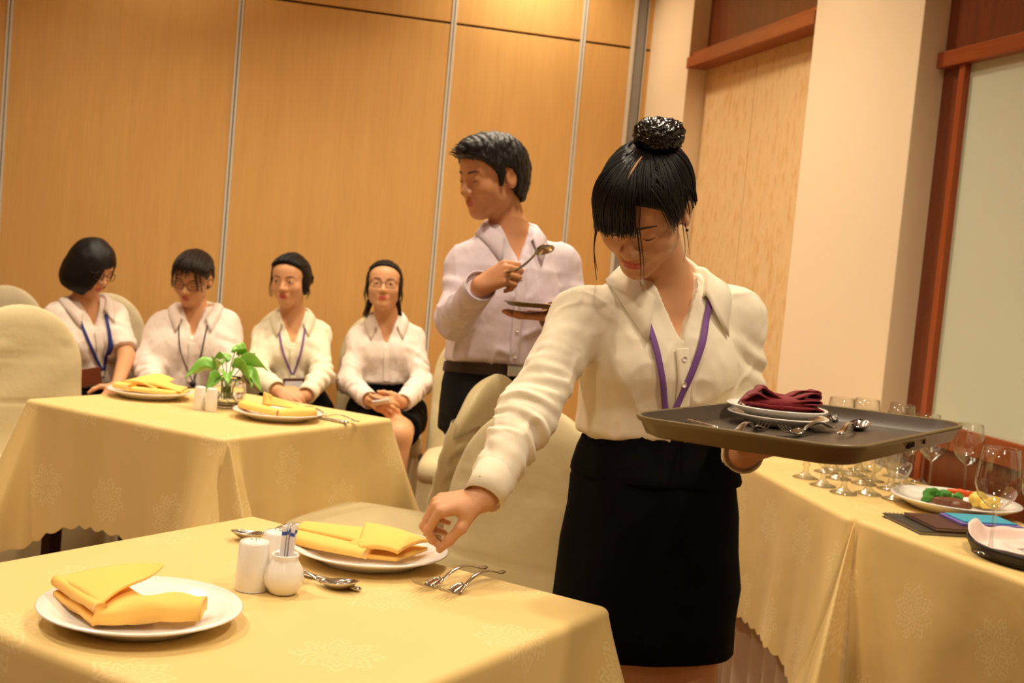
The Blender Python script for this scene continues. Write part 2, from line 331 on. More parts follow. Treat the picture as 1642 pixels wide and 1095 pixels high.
# ------------------------------------------------------------------ tables with draped cloths
def cloth_mesh(hx, hy, z, drop, rc=.018, corner_drop=.12, ridge=.10, seed=0, scallop=.011, waves=1.0, n_side=110, M=26, folds=None):
    """square cloth over a rectangular top: flat top, rounded edge, hanging sides that flare into a fold at each corner"""
    per = []
    for k, (sx, sy) in enumerate(((1, 1), (-1, 1), (-1, -1), (1, -1))):
        a0 = k * math.pi / 2; c = np.array([sx * (hx - rc), sy * (hy - rc)])
        for t in np.linspace(0, 1, 16): a = a0 + t * math.pi / 2; per.append((c + rc * np.array([math.cos(a), math.sin(a)]), np.array([math.cos(a), math.sin(a)]), 0.0, 0))
        e = per[-1][0]; nn = np.array([math.cos(a0 + math.pi / 2), math.sin(a0 + math.pi / 2)])
        nx = ((-1, 1), (-1, -1), (1, -1), (1, 1))[k]; b0 = k * math.pi / 2 + math.pi / 2
        f = np.array([nx[0] * (hx - rc), nx[1] * (hy - rc)]) + rc * np.array([math.cos(b0), math.sin(b0)])
        for t in np.linspace(0, 1, n_side + 1)[1:-1]: per.append((e + (f - e) * t, nn, min(t, 1 - t) * np.linalg.norm(f - e), 1 if t < .5 else -1))
    E = np.array([p[0] for p in per]); SG = np.array([p[3] for p in per]); Nn = np.array([p[1] for p in per]); D = np.array([p[2] for p in per]); n = len(per)
    seg = np.linalg.norm(np.roll(E, -1, 0) - E, axis=1); s = np.concatenate([[0], np.cumsum(seg)[:-1]])
    rng = np.random.default_rng(seed)
    Ds = D * SG - .022; cw = np.where(Ds < 0, np.exp(-(Ds / .105) ** 2), np.exp(-(Ds / .022) ** 2)); cw2 = np.exp(-(D / .16) ** 2)
    dip = np.exp(-((D - .10) / .05) ** 2)
    L = drop + corner_drop * cw2 - scallop * (1 - np.abs(np.sin(s / .052 * math.pi))) 
    rip = sum(rng.uniform(.3, 1) * np.sin(s * rng.uniform(6, 34) + rng.uniform(0, 6.28)) for _ in range(7)) / 3
    V = []; UV = []
    er = .014
    arcs = [-.001] + list(np.linspace(0, er * math.pi / 2, 6)[1:]) 
    for a in arcs:
        if a < 0: P = E - Nn * er; zz = 0
        else: th = a / er; P = E - Nn * er + Nn * (er * math.sin(th)); zz = -er * (1 - math.cos(th))
        V.append(np.c_[P, np.full(n, z + zz)]); UV.append(E + Nn * (a - er))
    for j in range(1, M + 1):
        q = j / M; dn = (L - er) * q
        out = ridge * cw * (q ** 1.15) + .05 * cw2 * q - .02 * dip * q + .018 * q + waves * .012 * rip * q * (1 - .6 * cw2) 
        tw = .05 * cw * q
        P = E + Nn * out[:, None]
        Tn = np.c_[-Nn[:, 1], Nn[:, 0]]; P = P + Tn * (tw * .5)[:, None]
        V.append(np.c_[P, np.full(n, z - er) - dn * np.sqrt(np.clip(1 - (out / (dn + .03)) ** 2 * .5, .5, 1))]); UV.append(E + Nn * (er * .57 + dn)[:, None])
    R = len(V); V0 = np.vstack(V); U0 = np.vstack(UV); F = []
    for i in range(R - 1):
        for k in range(n): k2 = (k + 1) % n; F.append([i * n + k, (i + 1) * n + k, (i + 1) * n + k2, i * n + k2])
    # top rings to the centre
    b = len(V0); ext = []; extu = []
    for sc in (.8, .5, .2): ext.append(np.c_[(E - Nn * er) * sc, np.full(n, z)]); extu.append((E - Nn * er) * sc)
    V0 = np.vstack([V0] + ext); U0 = np.vstack([U0] + extu)
    prev = 0
    for i in range(3):
        cur = b + i * n
        for k in range(n): k2 = (k + 1) % n; F.append([cur + k, prev + k, prev + k2, cur + k2])
        prev = cur
    F.append([prev + k for k in range(n)])
    return V0, F, U0
def table(center, yaw, hx, hy, z, drop, label, clabel, seed, **kw):
    t = empty('dining_table', (center[0], center[1], 0), yaw); tag(t, label, 'table', 'square dining tables')
    MB().box((-hx + .008, -hy + .008, z - .035), (hx - .008, hy - .008, z - .004), .004).build('tabletop', MT['dark_wood'], t, smooth=False)
    for sx in (-1, 1):
        for sy in (-1, 1):
            MB().box((sx * (hx - .07) - .02, sy * (hy - .07) - .02, 0), (sx * (hx - .07) + .02, sy * (hy - .07) + .02, z - .035), .004).build('leg', MT['leg_metal'], t, smooth=False)
    V, F, U = cloth_mesh(hx, hy, z - .001, drop, seed=seed, **kw)
    c = obj('tablecloth', V, F, MT['cloth'], None, uv=U); c.location = (center[0], center[1], 0); c.rotation_euler = (0, 0, yaw)
    tag(c, clabel, 'tablecloth', 'gold damask tablecloths')
    return t, c
TZ = .76
T1C, T1Y = (.108, 1.743), math.atan2(-.72, .694)
T2C, T2Y = (.041, 3.636), math.atan2(-.521, .545)
table(T1C, T1Y, .378, .36, TZ, .33, 'square table nearest the viewer under a gold cloth', 'gold damask cloth on the nearest table with toothpick jar', 3)
T2T = table(T2C, T2Y, .377, .372, TZ, .31, 'square table with the potted green plant on it', 'gold damask cloth with scalloped hem on the plant table', 8)

# buffet: two long tables meeting at an overlap of their cloths
def buffet(p0, p1, width, z, drop, name_l, cl_l, seed, skirt=True, **kw):
    p0 = np.array(p0); p1 = np.array(p1); d = p1 - p0; L = np.linalg.norm(d); u = d / L; nrm = np.array([u[1], -u[0]])
    if nrm[0] < 0: nrm = -nrm
    c = (p0 + p1) / 2 + nrm * width / 2; yaw = math.atan2(u[1], u[0])
    t = empty('buffet_table', (c[0], c[1], 0), yaw); tag(t, name_l, 'table', 'buffet tables along the right wall')
    hx, hy = L / 2, width / 2
    MB().box((-hx + .010, -hy + .010, z - .04), (hx - .010, hy - .010, z - .004), .004).build('tabletop', MT['dark_wood'], t, smooth=False)
    for sx in (-1, 1):
        for sy in (-1, 1): MB().tube([(sx * (hx - .08), sy * (hy - .08), 0), (sx * (hx - .08), sy * (hy - .08), z - .04)], .016, 10).build('leg', MT['leg_metal'], t)
    V, F, U = cloth_mesh(hx, hy, z - .001, drop, seed=seed, **kw)
    o = obj('tablecloth', V, F, MT['cloth'], None, uv=U); o.location = (c[0], c[1], 0); o.rotation_euler = (0, 0, yaw)
    tag(o, cl_l, 'tablecloth', 'gold damask tablecloths')
    if skirt:
        s = np.linspace(0, 2 * (2 * hx + 2 * hy) - .4 * 0, 400); pts = []
        per = 4 * (hx + hy); sl = np.linspace(0, per, 420, endpoint=False); G = []
        for q in sl:
            if q < 2 * hx: p = (-hx + q, -hy); n_ = (0, -1)
            elif q < 2 * hx + 2 * hy: p = (hx, -hy + q - 2 * hx); n_ = (1, 0)
            elif q < 4 * hx + 2 * hy: p = (hx - (q - 2 * hx - 2 * hy), hy); n_ = (0, 1)
            else: p = (-hx, hy - (q - 4 * hx - 2 * hy)); n_ = (-1, 0)
            a = .010 * math.sin(q * 58) + .004 * math.sin(q * 23 + 1) - .03
            G.append([(p[0] + n_[0] * (a * (1 + .3 * k) + .004 * k), p[1] + n_[1] * (a * (1 + .3 * k) + .004 * k), (z - .05) * (1 - k / 3) + .01) for k in range(4)])
        obj('table_skirt', np.array(G).reshape(-1, 3), grid_faces(420, 4, cu=True), MT['skirting'], t)
    return t, o
BZ = .75
buffet((1.462, 2.50), (1.545, 3.42), .49, BZ, .42, 'far buffet table carrying the stemmed glasses', 'gold damask cloth on the buffet table under the stemmed glasses', 5, ridge=.03, corner_drop=.05, waves=1.9)
BNEAR = buffet((1.60, 1.55), (1.475, 2.497), .42, BZ + .0015, .60, 'near buffet table carrying the food plate and notebooks', 'gold damask cloth hanging low on the buffet table under the black tray', 6, ridge=.10, corner_drop=.05, waves=2.0)

def corner_fold(cloth, apex, bl, br, bulge, out, ext):
    """pleat of spare cloth hanging from a table corner: soft on the left, crisp and tucked on the right"""
    apex, bl, br, out = map(np.asarray, (apex, bl, br, out)); bl = apex + (bl - apex) * ext; br = apex + (br - apex) * ext; G = []; U = []
    for i in range(26):
        t = i / 25; row = []
        for j in range(19):
            u = j / 18; x = min(1, u / .72); p = apex * (1 - t) + (bl * (1 - x) + br * x) * t
            prof = math.sin(math.pi / 2 * x) ** 1.4 if u <= .72 else (1 - ((u - .72) / .28) ** 1.5 * 1.5)
            p = p + out * bulge * (t ** .8) * prof; row.append(p); U.append((u * .12, t * .3))
        G.append(row)
    V, F = thick_sheet(np.array(G), .0016); M = np.array(Matrix.LocRotScale(cloth.location, cloth.rotation_euler, None).inverted()); V = V @ M[:3, :3].T + M[:3, 3]
    return obj('corner_fold', V, F, MT['cloth'], cloth, uv=np.array(U + U))
corner_fold(BNEAR[1], (1.468, 2.474, .7485), at(1292, 1096, 2.74), at(1338, 1096, 2.70), .115, (-.85, -.5, .05), 1.5)
corner_fold(T2T[1], (.070, 3.088, .757), at(326, 876, 3.02), at(388, 876, 3.0), .085, (.3, -.95, 0), 1.45)
# ------------------------------------------------------------------ banquet chairs in fabric covers
def chair_mesh_parts(sash=False, cover='cover', H=.97, wd=.40, recline=.17, skirt=True, SZ=.475):
    """faces +Y, origin on the floor under the seat centre; returns dict of part -> (V,F,mat)"""
    parts = {}
    hw = wd / 2
    # back: domed slab, reclined, its cover running down behind to near the floor
    def half(z):
        if z < .74: return hw * (1.03 - .03 * (z / .74))
        q = min(1, (z - .74) / (H - .74)); return hw * max(0.0, 1 - q ** 2.3) ** .5
    def yc(z): return -.205 - max(0, z - .40) * recline - max(0, .40 - z) * .03
    zs = np.concatenate([np.linspace(.05, .40, 14), np.linspace(.42, .735, 36), .74 + (H - .74) * np.sin(np.linspace(0, math.pi / 2, 26))])
    n = 44; V = []
    for z in zs:
        h = max(half(z), .004); th = .028 * (1 if z < .9 else max(.25, (1 - ((z - .9) / (H - .9)) ** 2) ** .5)) + (0 if z > .45 else 0.004)
        for k in range(n):
            a = 2 * math.pi * k / n; cx, sx = math.cos(a), math.sin(a)
            x = h * math.copysign(abs(cx) ** .55, cx); y = th * math.copysign(abs(sx) ** .7, sx)
            wob = (.004 * math.sin(7 * x * 6 + z * 13) + .003 * math.sin(z * 30 + x * 20)) * (1 if z < .85 else .3)
            wob -= .0035 * sx * (math.exp(-((z - .645 - .01 * x) / .007) ** 2) + .8 * math.exp(-((z - .80 + .02 * x) / .006) ** 2))
            if z < .45: wob += .008 * (1 - z / .45) * math.sin(x * 70 + 1.0)
            V.append((x, yc(z) + y + wob, z))
    F = grid_faces(len(zs), n, cv=True); F = [f[::-1] for f in F]; F.append([(len(zs) - 1) * n + k for k in range(n)]); F.append([k for k in range(n)][::-1])
    parts['back_cover'] = (np.array(V), F, cover)
    # seat cushion: pillowed rounded square
    n = 56; V = []; rows = [(.0, 1.0), (.0, 1.0)]
    prof = [(0, SZ + .012), (.5, SZ + .010), (.8, SZ + .004), (.93, SZ - .008), (1.0, SZ - .03), (1.015, SZ - .055), (1.0, SZ - .085), (.9, SZ - .09), (0, SZ - .09)]
    V = [];
    for (s, z) in prof:
        for k in range(n):
            a = 2 * math.pi * k / n; c, d = math.cos(a), math.sin(a); p = .38
            V.append((s * (hw + .005) * math.copysign(abs(c) ** p, c), .01 + s * .215 * math.copysign(abs(d) ** p, d), z))
    F = [f[::-1] for f in grid_faces(len(prof), n, cv=True)]
    parts['seat_cover'] = (np.array(V), F, cover)
    if skirt:
        n = 120; V = []
        for j in range(9):
            q = j / 8; z = (SZ - .06) * (1 - q) + .03 * q
            for k in range(n):
                a = 2 * math.pi * k / n; c, d = math.cos(a), math.sin(a); p = .42
                fo = 1 + .05 * q + .035 * q * math.sin(k * 2 * math.pi / n * 13 + math.sin(k * .2) * 2)
                V.append((fo * (hw + .004) * math.copysign(abs(c) ** p, c), .01 + fo * .214 * math.copysign(abs(d) ** p, d), z))
        parts['skirt'] = (np.array(V), [f[::-1] for f in grid_faces(9, n, cv=True)], cover)
    if sash:
        # band gathered to a knot at the middle of the rear face
        V = []; zk = .76; n = 90; mrow = 21
        for k in range(n):
            a = 2 * math.pi * k / n; c, d = math.cos(a), math.sin(a)
            rear = max(0, -d) ** 1.0
            gather = 1 - .82 * math.exp(-((c) / .32) ** 2) * (1 if d < 0 else 0)
            for j in range(mrow):
                q = j / (mrow - 1) * 2 - 1; z = zk + q * .125 * gather - (.03 if d > 0 else .07 * abs(c) ** 1.3)
                h = half(min(z, .93)) + .006
                x = h * math.copysign(abs(c) ** .55, c); th = .037 + .007 * math.sin(q * 15 + c * 3) * (1 if d < 0 else .4)
                y = th * math.copysign(abs(d) ** .7, d) - (.016 * math.exp(-(c / .25) ** 2) if d < 0 else 0)
                V.append((x, yc(z) + y, z))
        parts['sash'] = (np.array(V), grid_faces(n, mrow, cu=True), 'sash')
        kn = MB()
        yk = yc(zk) - .06
        kn.add(*ico((0, yk, zk), (.03, .022, .034)))
        for s in (-1, 1):
            G = np.array([[(s * (.012 + .03 * v + .035 * u * v), yk - .008 - .012 * math.sin(v * 3) - .01 * u, zk - .01 - .19 * v + .012 * math.sin(u * 6)) for u in np.linspace(-.5, 1, 7)] for v in np.linspace(0, 1, 12)])
            kn.add(*thick_sheet(G, .004))
            G = np.array([[(s * (.01 + .075 * math.sin(v * math.pi) ** 1), yk - .012 - .03 * math.sin(v * math.pi) * math.cos(u * 1.2), zk + .04 * math.cos(v * math.pi) * 1 + (u - .5) * .02) for u in np.linspace(0, 1, 6)] for v in np.linspace(.02, .98, 14)])
            kn.add(*thick_sheet(G, .004))
        parts['sash_bow'] = (np.vstack(kn.v), kn.f, 'sash')
    return parts
def ico(c, r, sub=2):
    bm = bmesh.new(); bmesh.ops.create_icosphere(bm, subdivisions=sub, radius=1); bm.verts.index_update()
    V = np.array([tuple(v.co) for v in bm.verts]) * np.array(r) + np.array(c); F = [[v.index for v in f.verts] for f in bm.faces]; bm.free()
    return V, F
_cc = {}
def chair(loc, face, label, sash=False, cover='cover', group='fabric covered banquet chairs', **kw):
    key = (sash, cover, tuple(sorted(kw.items())))
    yaw = math.atan2(face[1], face[0]) - math.pi / 2
    r = empty('banquet_chair', (loc[0], loc[1], 0), yaw); tag(r, label, 'chair', group)
    if key not in _cc:
        _cc[key] = []
        for k, (V, F, m) in chair_mesh_parts(sash, cover, **kw).items():
            o = obj(k, V, F, MT[m], r); _cc[key].append((k, o.data))
        for sx in (-1, 1):
            for sy in (-.17, .18):
                o = MB().tube([(sx * .165, sy, 0), (sx * .165, sy, .40)], .012, 8).build('leg', MT['leg_metal'], r); _cc[key].append(('leg', o.data))
    else:
        for k, me in _cc[key]:
            o = bpy.data.objects.new(k, me); COL.objects.link(o); o.parent = r
    return r
def chair_at_back_top(px, py, face, label, H=.97, recline=.17, **kw):
    """put the top of the backrest at the surveyed spot"""
    p = onz(px, py, H); f = np.array(face, float); f /= np.linalg.norm(f)
    off = .205 + (H - .40) * recline
    return chair((p[0] + f[0] * off, p[1] + f[1] * off), f, label, H=H, recline=recline, **kw)
chair_at_back_top(797, 600, (-.82, .57), 'beige covered chair with a tied satin sash beside the plant table', sash=True, wd=.42, cover='cover3', SZ=.53)
chair_at_back_top(868, 652, (-.72, -.69), 'beige covered chair behind the waitress at the nearest table', wd=.375)
chair_at_back_top(37, 488, (.42, -.9), 'beige covered chair in front left at the plant table', wd=.40)
# the row along the partition
ROWY = 5.33
for x, lab in ((-1.27, 'empty cream chair against the partition at far left, mostly out of view'), (-.845, 'empty cream covered chair left of the woman in a bob'), (-.43, 'cream covered chair under the woman with a blue lanyard'),
               (-.03, 'cream covered chair under the woman wearing a batwing blouse'), (.36, 'cream covered chair under the woman with clasped hands'), (.765, 'cream covered chair under the woman holding a phone')):
    if x > -1.0: chair((x, ROWY), (0, -1), lab, cover='cover2', wd=.345, recline=.06)
chair((1.075, 4.72), (-.25, -.97), 'beige covered chair standing behind the man', cover='cover', wd=.42)

# ------------------------------------------------------------------ tableware
PLATE = [(0, .004), (.075, .004), (.078, 0), (.084, 0), (.087, .004), (.108, .013), (.128, .021), (.130, .0225), (.128, .0245), (.106, .018), (.088, .011), (.080, .009), (0, .008)]
SMALL = [(0, .003), (.052, .003), (.054, 0), (.058, 0), (.06, .003), (.082, .012), (.09, .0155), (.0915, .017), (.09, .0185), (.08, .016), (.06, .008), (.054, .0065), (0, .006)]
_pm = {}
def plate(loc, label, prof=PLATE, group='white china plates', sc=1.0, name='plate', sy=1.0):
    k = (id(prof))
    if k not in _pm: _pm[k] = None
    V, F = lathe(prof, 64)
    if sy != 1: V = V * np.array([1, sy, 1])
    o = obj(name, V * sc, F, MT['china']); o.location = loc; tag(o, label, 'plate', group); return o
P1 = onz(226, 981, TZ + .012); P2 = onz(592, 886, TZ + .012)
plate((P1[0], P1[1], TZ), 'white dinner plate nearest the viewer at lower left', sc=1.0)
plate((P2[0], P2[1], TZ), 'white dinner plate under the reaching hand', sc=1.0)
PA = onz(241, 630, TZ + .012); PB = onz(445, 664, TZ + .012)
plate((PA[0], PA[1], TZ), 'white dinner plate left of the plant on the far table', sc=.98)
plate((PB[0], PB[1], TZ), 'white dinner plate right of the plant on the far table', sc=.98)

def frame2(a, b):
    """yaw and centre from head to handle end"""
    a = np.array(a); b = np.array(b); d = b - a; return math.atan2(d[1], d[0]), a
def handle_pts(L0, L1, arch, n=14):
    t = np.linspace(0, 1, n); x = L0 + (L1 - L0) * t
    z = .004 + arch * np.sin(np.clip(t * 1.15, 0, 1) * math.pi) * (1 - .35 * t) + .003 * t
    return np.c_[x, np.zeros(n), z], t
def handle(mb, L0, L1, arch=.014, w0=.0032, w1=.0085, th=.0016):
    P, t = handle_pts(L0, L1, arch); w = w0 + (w1 - w0) * t ** 1.6; w[-1] *= .55; w[-2] *= .93
    n = 10; V = []
    for p, ww in zip(P, w):
        for k in range(n):
            a = 2 * math.pi * k / n; c, s = math.cos(a), math.sin(a)
            V.append((p[0], p[1] + ww * math.copysign(abs(c) ** .7, c), p[2] + th * s))
    F = grid_faces(len(P), n, cv=True); F.append(list(range(n))); F.append([(len(P) - 1) * n + k for k in range(n)][::-1])
    mb.add(V, F)
def spoon_mesh():
    mb = MB(); nu, nv = 18, 13; G = np.zeros((nu, nv, 3))
    for i in range(nu):
        u = i / (nu - 1); x = -.058 + .064 * u
        hw = .0215 * max(0, math.sin(math.pi * (u * .93 + .035))) ** .62 * (1 - .25 * u)
        for j in range(nv):
            v = j / (nv - 1) * 2 - 1
            depth = .0125 * (1 - v * v) * math.sin(math.pi * min(1, u * 1.02)) ** .8
            rim = .0125 + .004 * (1 - u) ** 2 - .004 * u
            G[i, j] = (x, v * hw, rim - depth)
    mb.add(*thick_sheet(G, .0014)); handle(mb, .003, .135, .016); return mb
def fork_mesh():
    mb = MB(); nu = 8; nv = 9; G = np.zeros((nu, nv, 3))
    for i in range(nu):
        u = i / (nu - 1); x = -.02 + .026 * u; hw = .0118 * (1 - u ** 2.2 * .72)
        for j in range(nv):
            v = j / (nv - 1) * 2 - 1; G[i, j] = (x, v * hw, .0045 + .003 * (1 - v * v) * -1 + .007 * u)
    mb.add(*thick_sheet(G, .0016))
    for k in range(4):
        y = (k - 1.5) * .0066; pts = [(-.019 - .045 * t, y * (1 + .05 * t), .003 + .016 * t ** 1.6 - .002 * math.sin(t * 3)) for t in np.linspace(0, 1, 8)]
        mb.tube(pts, [.0016, .0016, .0015, .0015, .0014, .0013, .0011, .0006], 6, flat=(1, .8))
    handle(mb, .004, .13, .016); return mb
def knife_mesh():
    mb = MB(); n = 12; V = []
    for i in range(20):
        u = i / 19; x = -.105 + .107 * u; up = .0105 * min(1, (u * 6 + .12)) ** .5; lo = -.0095 * (1 if u > .3 else (u / .3) ** .8)
        V += [(x, up, .0022), (x, up, .004), (x, lo, .0031), (x, lo, .0028)]
    F = grid_faces(20, 4, cv=True); F.append([0, 1, 2, 3][::-1]); F.append([76, 77, 78, 79]); mb.add(V, F)
    P, t = np.c_[np.linspace(0, .115, 12), np.zeros(12), np.full(12, .0045)], np.linspace(0, 1, 12)
    mb.tube(P, [.005, .0062, .0066, .0068, .007, .0074, .0078, .0082, .0086, .0088, .0082, .005], 10, flat=(1, .62)); return mb
_cut = {}
def cutlery(kind, a, b, z, label, group='steel cutlery on the tables', tilt=(0, 0), sc=1.0, parent_m=None):
    if kind not in _cut:
        mb = {'spoon': spoon_mesh, 'fork': fork_mesh, 'knife': knife_mesh}[kind](); o = mb.build(kind, MT['steel']); _cut[kind] = o.data
    else: o = bpy.data.objects.new(kind, _cut[kind]); COL.objects.link(o)
    yaw, c = frame2(a, b); o.location = (c[0], c[1], z); o.rotation_euler = (tilt[0], tilt[1], yaw); o.scale = (sc,) * 3
    tag(o, label, kind, group); return o
cutlery('spoon', (.115, 2.085), (.235, 2.15), TZ, 'steel spoon lying behind the salt shaker at the far table corner')
cutlery('fork', (.15, 2.045), (.25, 2.125), TZ, 'steel fork between the far spoon and the reached-for plate')
cutlery('spoon', (.195, 1.800), (.105, 1.868), TZ, 'steel spoon lying right of the toothpick jar')
cutlery('knife', (.185, 1.838), (.256, 1.760), TZ, 'steel knife under the spoon right of the toothpick jar', sc=.8)
cutlery('fork', (.375, 1.818), (.462, 1.900), TZ, 'steel fork nearer the plate on the right edge')
cutlery('fork', (.405, 1.788), (.487, 1.876), TZ, 'outermost steel fork on the right edge of the nearest table')
cutlery('knife', (.335, 3.545), (.43, 3.455), TZ, 'steel knife right of the plate on the plant table', sc=.9)
cutlery('fork', (.35, 3.565), (.455, 3.485), TZ, 'steel fork right of the plate on the plant table', sc=.9)
cutlery('spoon', (.29, 3.72), (.36, 3.62), TZ, 'steel spoon behind the folded napkin on the plant table', sc=.9)

SHK = [(0, .0), (.0235, 0), (.0245, .002), (.0242, .03), (.0222, .068), (.0205, .0715), (.012, .0735), (0, .0742)]
def shaker(px, py, label, z=TZ, sc=1.0, rs=1.0, group='white salt and pepper shakers'):
    p = onz(px, py, z); r = empty('salt_shaker', (p[0], p[1], z)); tag(r, label, 'shaker', group)
    MB().lathe([(a * sc * rs, b * sc) for a, b in SHK], 40).build('body', MT['china'], r)
    h = MB()
    for k in range(5): 
        a = 2 * math.pi * k / 5; h.lathe([(0, .0004), (.0009, .0002), (.0009, -.0006)], 8, Matrix.Translation((.006 * math.cos(a), .006 * math.sin(a), .0742 * sc)))
    h.build('pour_hole', MT['gap'], r); return r
sA = shaker(403, 944, 'white ceramic shaker left of the toothpick jar'); s2 = shaker(441, 926, 'white ceramic shaker behind the toothpick jar')
# small dark print low on the near shaker
a0 = math.atan2(*(ru * .93 - fu * .40)[::-1]); G = np.array([[(.02445 * math.cos(a0 + t), .02445 * math.sin(a0 + t), z_) for t in (-.16, -.08, 0, .08, .16)] for z_ in (.016, .019, .0195, .0205, .026)]); obj('printed_mark', *thick_sheet(G, .0004), MT['gap'], sA)
shaker(319, 656, 'left of the two white shakers beside the plant', sc=.92, rs=.74); shaker(338, 659, 'right of the two white shakers beside the plant', sc=.92, rs=.74)
# toothpick jar with paper-wrapped toothpicks
p = onz(453, 950, TZ); jar = empty('toothpick_jar', (p[0], p[1], TZ)); tag(jar, 'round white ceramic jar holding paper-wrapped toothpicks', 'jar')
MB().lathe([(0, .001), (.017, 0), (.020, .002), (.0275, .013), (.0295, .024), (.0268, .037), (.0205, .047), (.0185, .052), (.0205, .0565), (.0195, .058), (.0165, .055), (.016, .046), (.0235, .03), (.02, .008), (0, .006)], 44).build('body', MT['china'], jar)
MT['paper'] = mat('white_paper_wrapper', lin(238, 232, 234), .5, var=(60, .05)); MT['blue_ink'] = mat('blue_print', lin(70, 96, 176), .6)
rng = np.random.default_rng(4)
for k in range(9):
    a = 2 * math.pi * k / 9 + .3; r0 = .004 + .006 * (k % 2); top = np.array([.004 + .009 * math.cos(a), .004 * math.sin(a) + .004, .094 + .006 * rng.random()]); bot = np.array([r0 * math.cos(a), r0 * math.sin(a), .012])
    d = top - bot; sd = np.array([math.cos(a * 1.7), math.sin(a * 1.7), 0]) * .0034
    G = np.array([[bot + d * t + sd * s for s in (-1, -.4, .4, 1)] for t in np.linspace(0, 1, 5)])
    tp = obj('toothpick', *thick_sheet(G, .0012), MT['paper'], jar, smooth=False)
    G = np.array([[bot + d * t + sd * s * 1.06 for s in (-1, 1)] for t in np.linspace(.86, .92, 2)])
    obj('printed_band', *thick_sheet(G, .0016), MT['blue_ink'], tp, smooth=False)

# ------------------------------------------------------------------ folded napkins
def napkin(loc, yaw, polys, m, label, group=None, name='folded_napkin'):
    """polys: list of (grid (nu,nv,3), thickness) folds"""
    r = empty(name, loc, yaw); tag(r, label, 'napkin', group)
    for G, t in polys: obj('fold', *thick_sheet(np.array(G), t), m, r)
    return r
def bil(a, b, c, d, nu=14, nv=10, fn=None):
    a, b, c, d = map(np.array, (a, b, c, d)); G = []
    for i in range(nu):
        u = i / (nu - 1); row = []
        for j in range(nv):
            v = j / (nv - 1); p = (a * (1 - u) + b * u) * (1 - v) + (d * (1 - u) + c * u) * v
            if fn: p = p + np.array(fn(u, v))
            row.append(p)
        G.append(row)
    return np.array(G)
def cl(loc, z0, *pts):
    """local (right, away, up) offsets in cm around loc -> points relative to loc"""
    return [np.array([*(ru * a + fu * b), c]) * .01 for a, b, c in pts]
def rolled(a, b, wid, hgt, n=16, m=22, flat=.0, open_=.9, seed=0):
    """soft tube of folded cloth between a and b: flattened loop section"""
    a = np.array(a); b = np.array(b); d = b - a; L = np.linalg.norm(d); d /= L; s = np.cross(d, (0, 0, 1)); s /= np.linalg.norm(s); up = np.cross(s, d)
    V = []
    for i in range(n):
        t = i / (n - 1); c = a + d * L * t; k = 1 - .08 * math.sin(t * 6 + seed)
        for j in range(m):
            q = 2 * math.pi * j / m; V.append(c + s * wid * k * math.copysign(abs(math.cos(q)) ** .75, math.cos(q)) + up * hgt * (math.sin(q) * (1 + .12 * math.sin(3 * t + seed))))
    return np.array(V), grid_faces(n, m, cv=True) + [list(range(m))[::-1], [(n - 1) * m + j for j in range(m)]]
# napkin 1: band folded in a V, one flap standing up to a point
def napkin_one():
    r = empty('folded_napkin', (P1[0], P1[1], TZ + .011)); tag(r, 'gold napkin folded in a V with a raised point on the nearest plate', 'napkin', 'gold folded napkins')
    q = lambda a, b, c: np.array([*(ru * a + fu * b), c]) * .01
    def band(A0, A1, B0, B1, h, lift=.0):
        """plump folded band: front edge A0->A1, back edge B0->B1"""
        n, m = 20, 22; V = []
        for i in range(n):
            u = i / (n - 1); a = A0 * (1 - u) + A1 * u; b = B0 * (1 - u) + B1 * u
            for j in range(m):
                w_ = 2 * math.pi * j / m; c = .5 - .5 * math.cos(w_); hh = h * (.75 + .25 * math.sin(math.pi * u)) * abs(math.sin(w_)) ** .55
                p = a * (1 - c) + b * c; V.append(p + np.array([0, 0, (hh if math.sin(w_) > 0 else -.001) + .0015 * math.sin(u * 11 + j)]))
        return np.array(V), grid_faces(n, m, cv=True) + [list(range(m))[::-1], [(n - 1) * m + j for j in range(m)]]
    obj('fold', *band(q(-11.9, .6, 1.0), q(-3.4, -8.0, .5), q(-7.0, 6.2, .7), q(2.0, -1.0, .3), .011), MT['napkin'], r)
    obj('fold', *band(q(-11.7, 1.0, 2.0), q(-3.1, -7.4, 1.6), q(-6.6, 6.4, 1.8), q(2.2, -.6, 1.5), .011), MT['napkin'], r)
    obj('fold', *band(q(-3.6, -8.2, .5), q(8.9, -4.6, 1.3), q(-1.0, -.8, .5), q(8.3, 1.0, 1.2), .027), MT['napkin'], r)
    A, B, T_ = q(-11.9, 1.2, 3.1), q(-3.0, -7.3, 2.7), q(1.0, 6.6, 4.9); G = []
    for i in range(22):
        u = i / 21; e = A * (1 - u) + B * u + np.array((0, 0, .003 * math.sin(math.pi * u))); row = []
        for j in range(18):
            v = j / 17; row.append(e * (1 - v) + T_ * v + np.array((0, 0, .006 * math.sin(math.pi * v) * (1 - u) + .010 * math.sin(math.pi * v) * u * (1 - v) - .006 * math.sin(math.pi * v ** 2) * u)))
        G.append(row)
    obj('flap', *thick_sheet(np.array(G), .0035), MT['napkin'], r)
    obj('fold', *rolled(A + q(.2, .3, -.35), B + q(.1, .1, -.25), .009, .0070, seed=1), MT['napkin'], r)
napkin_one()
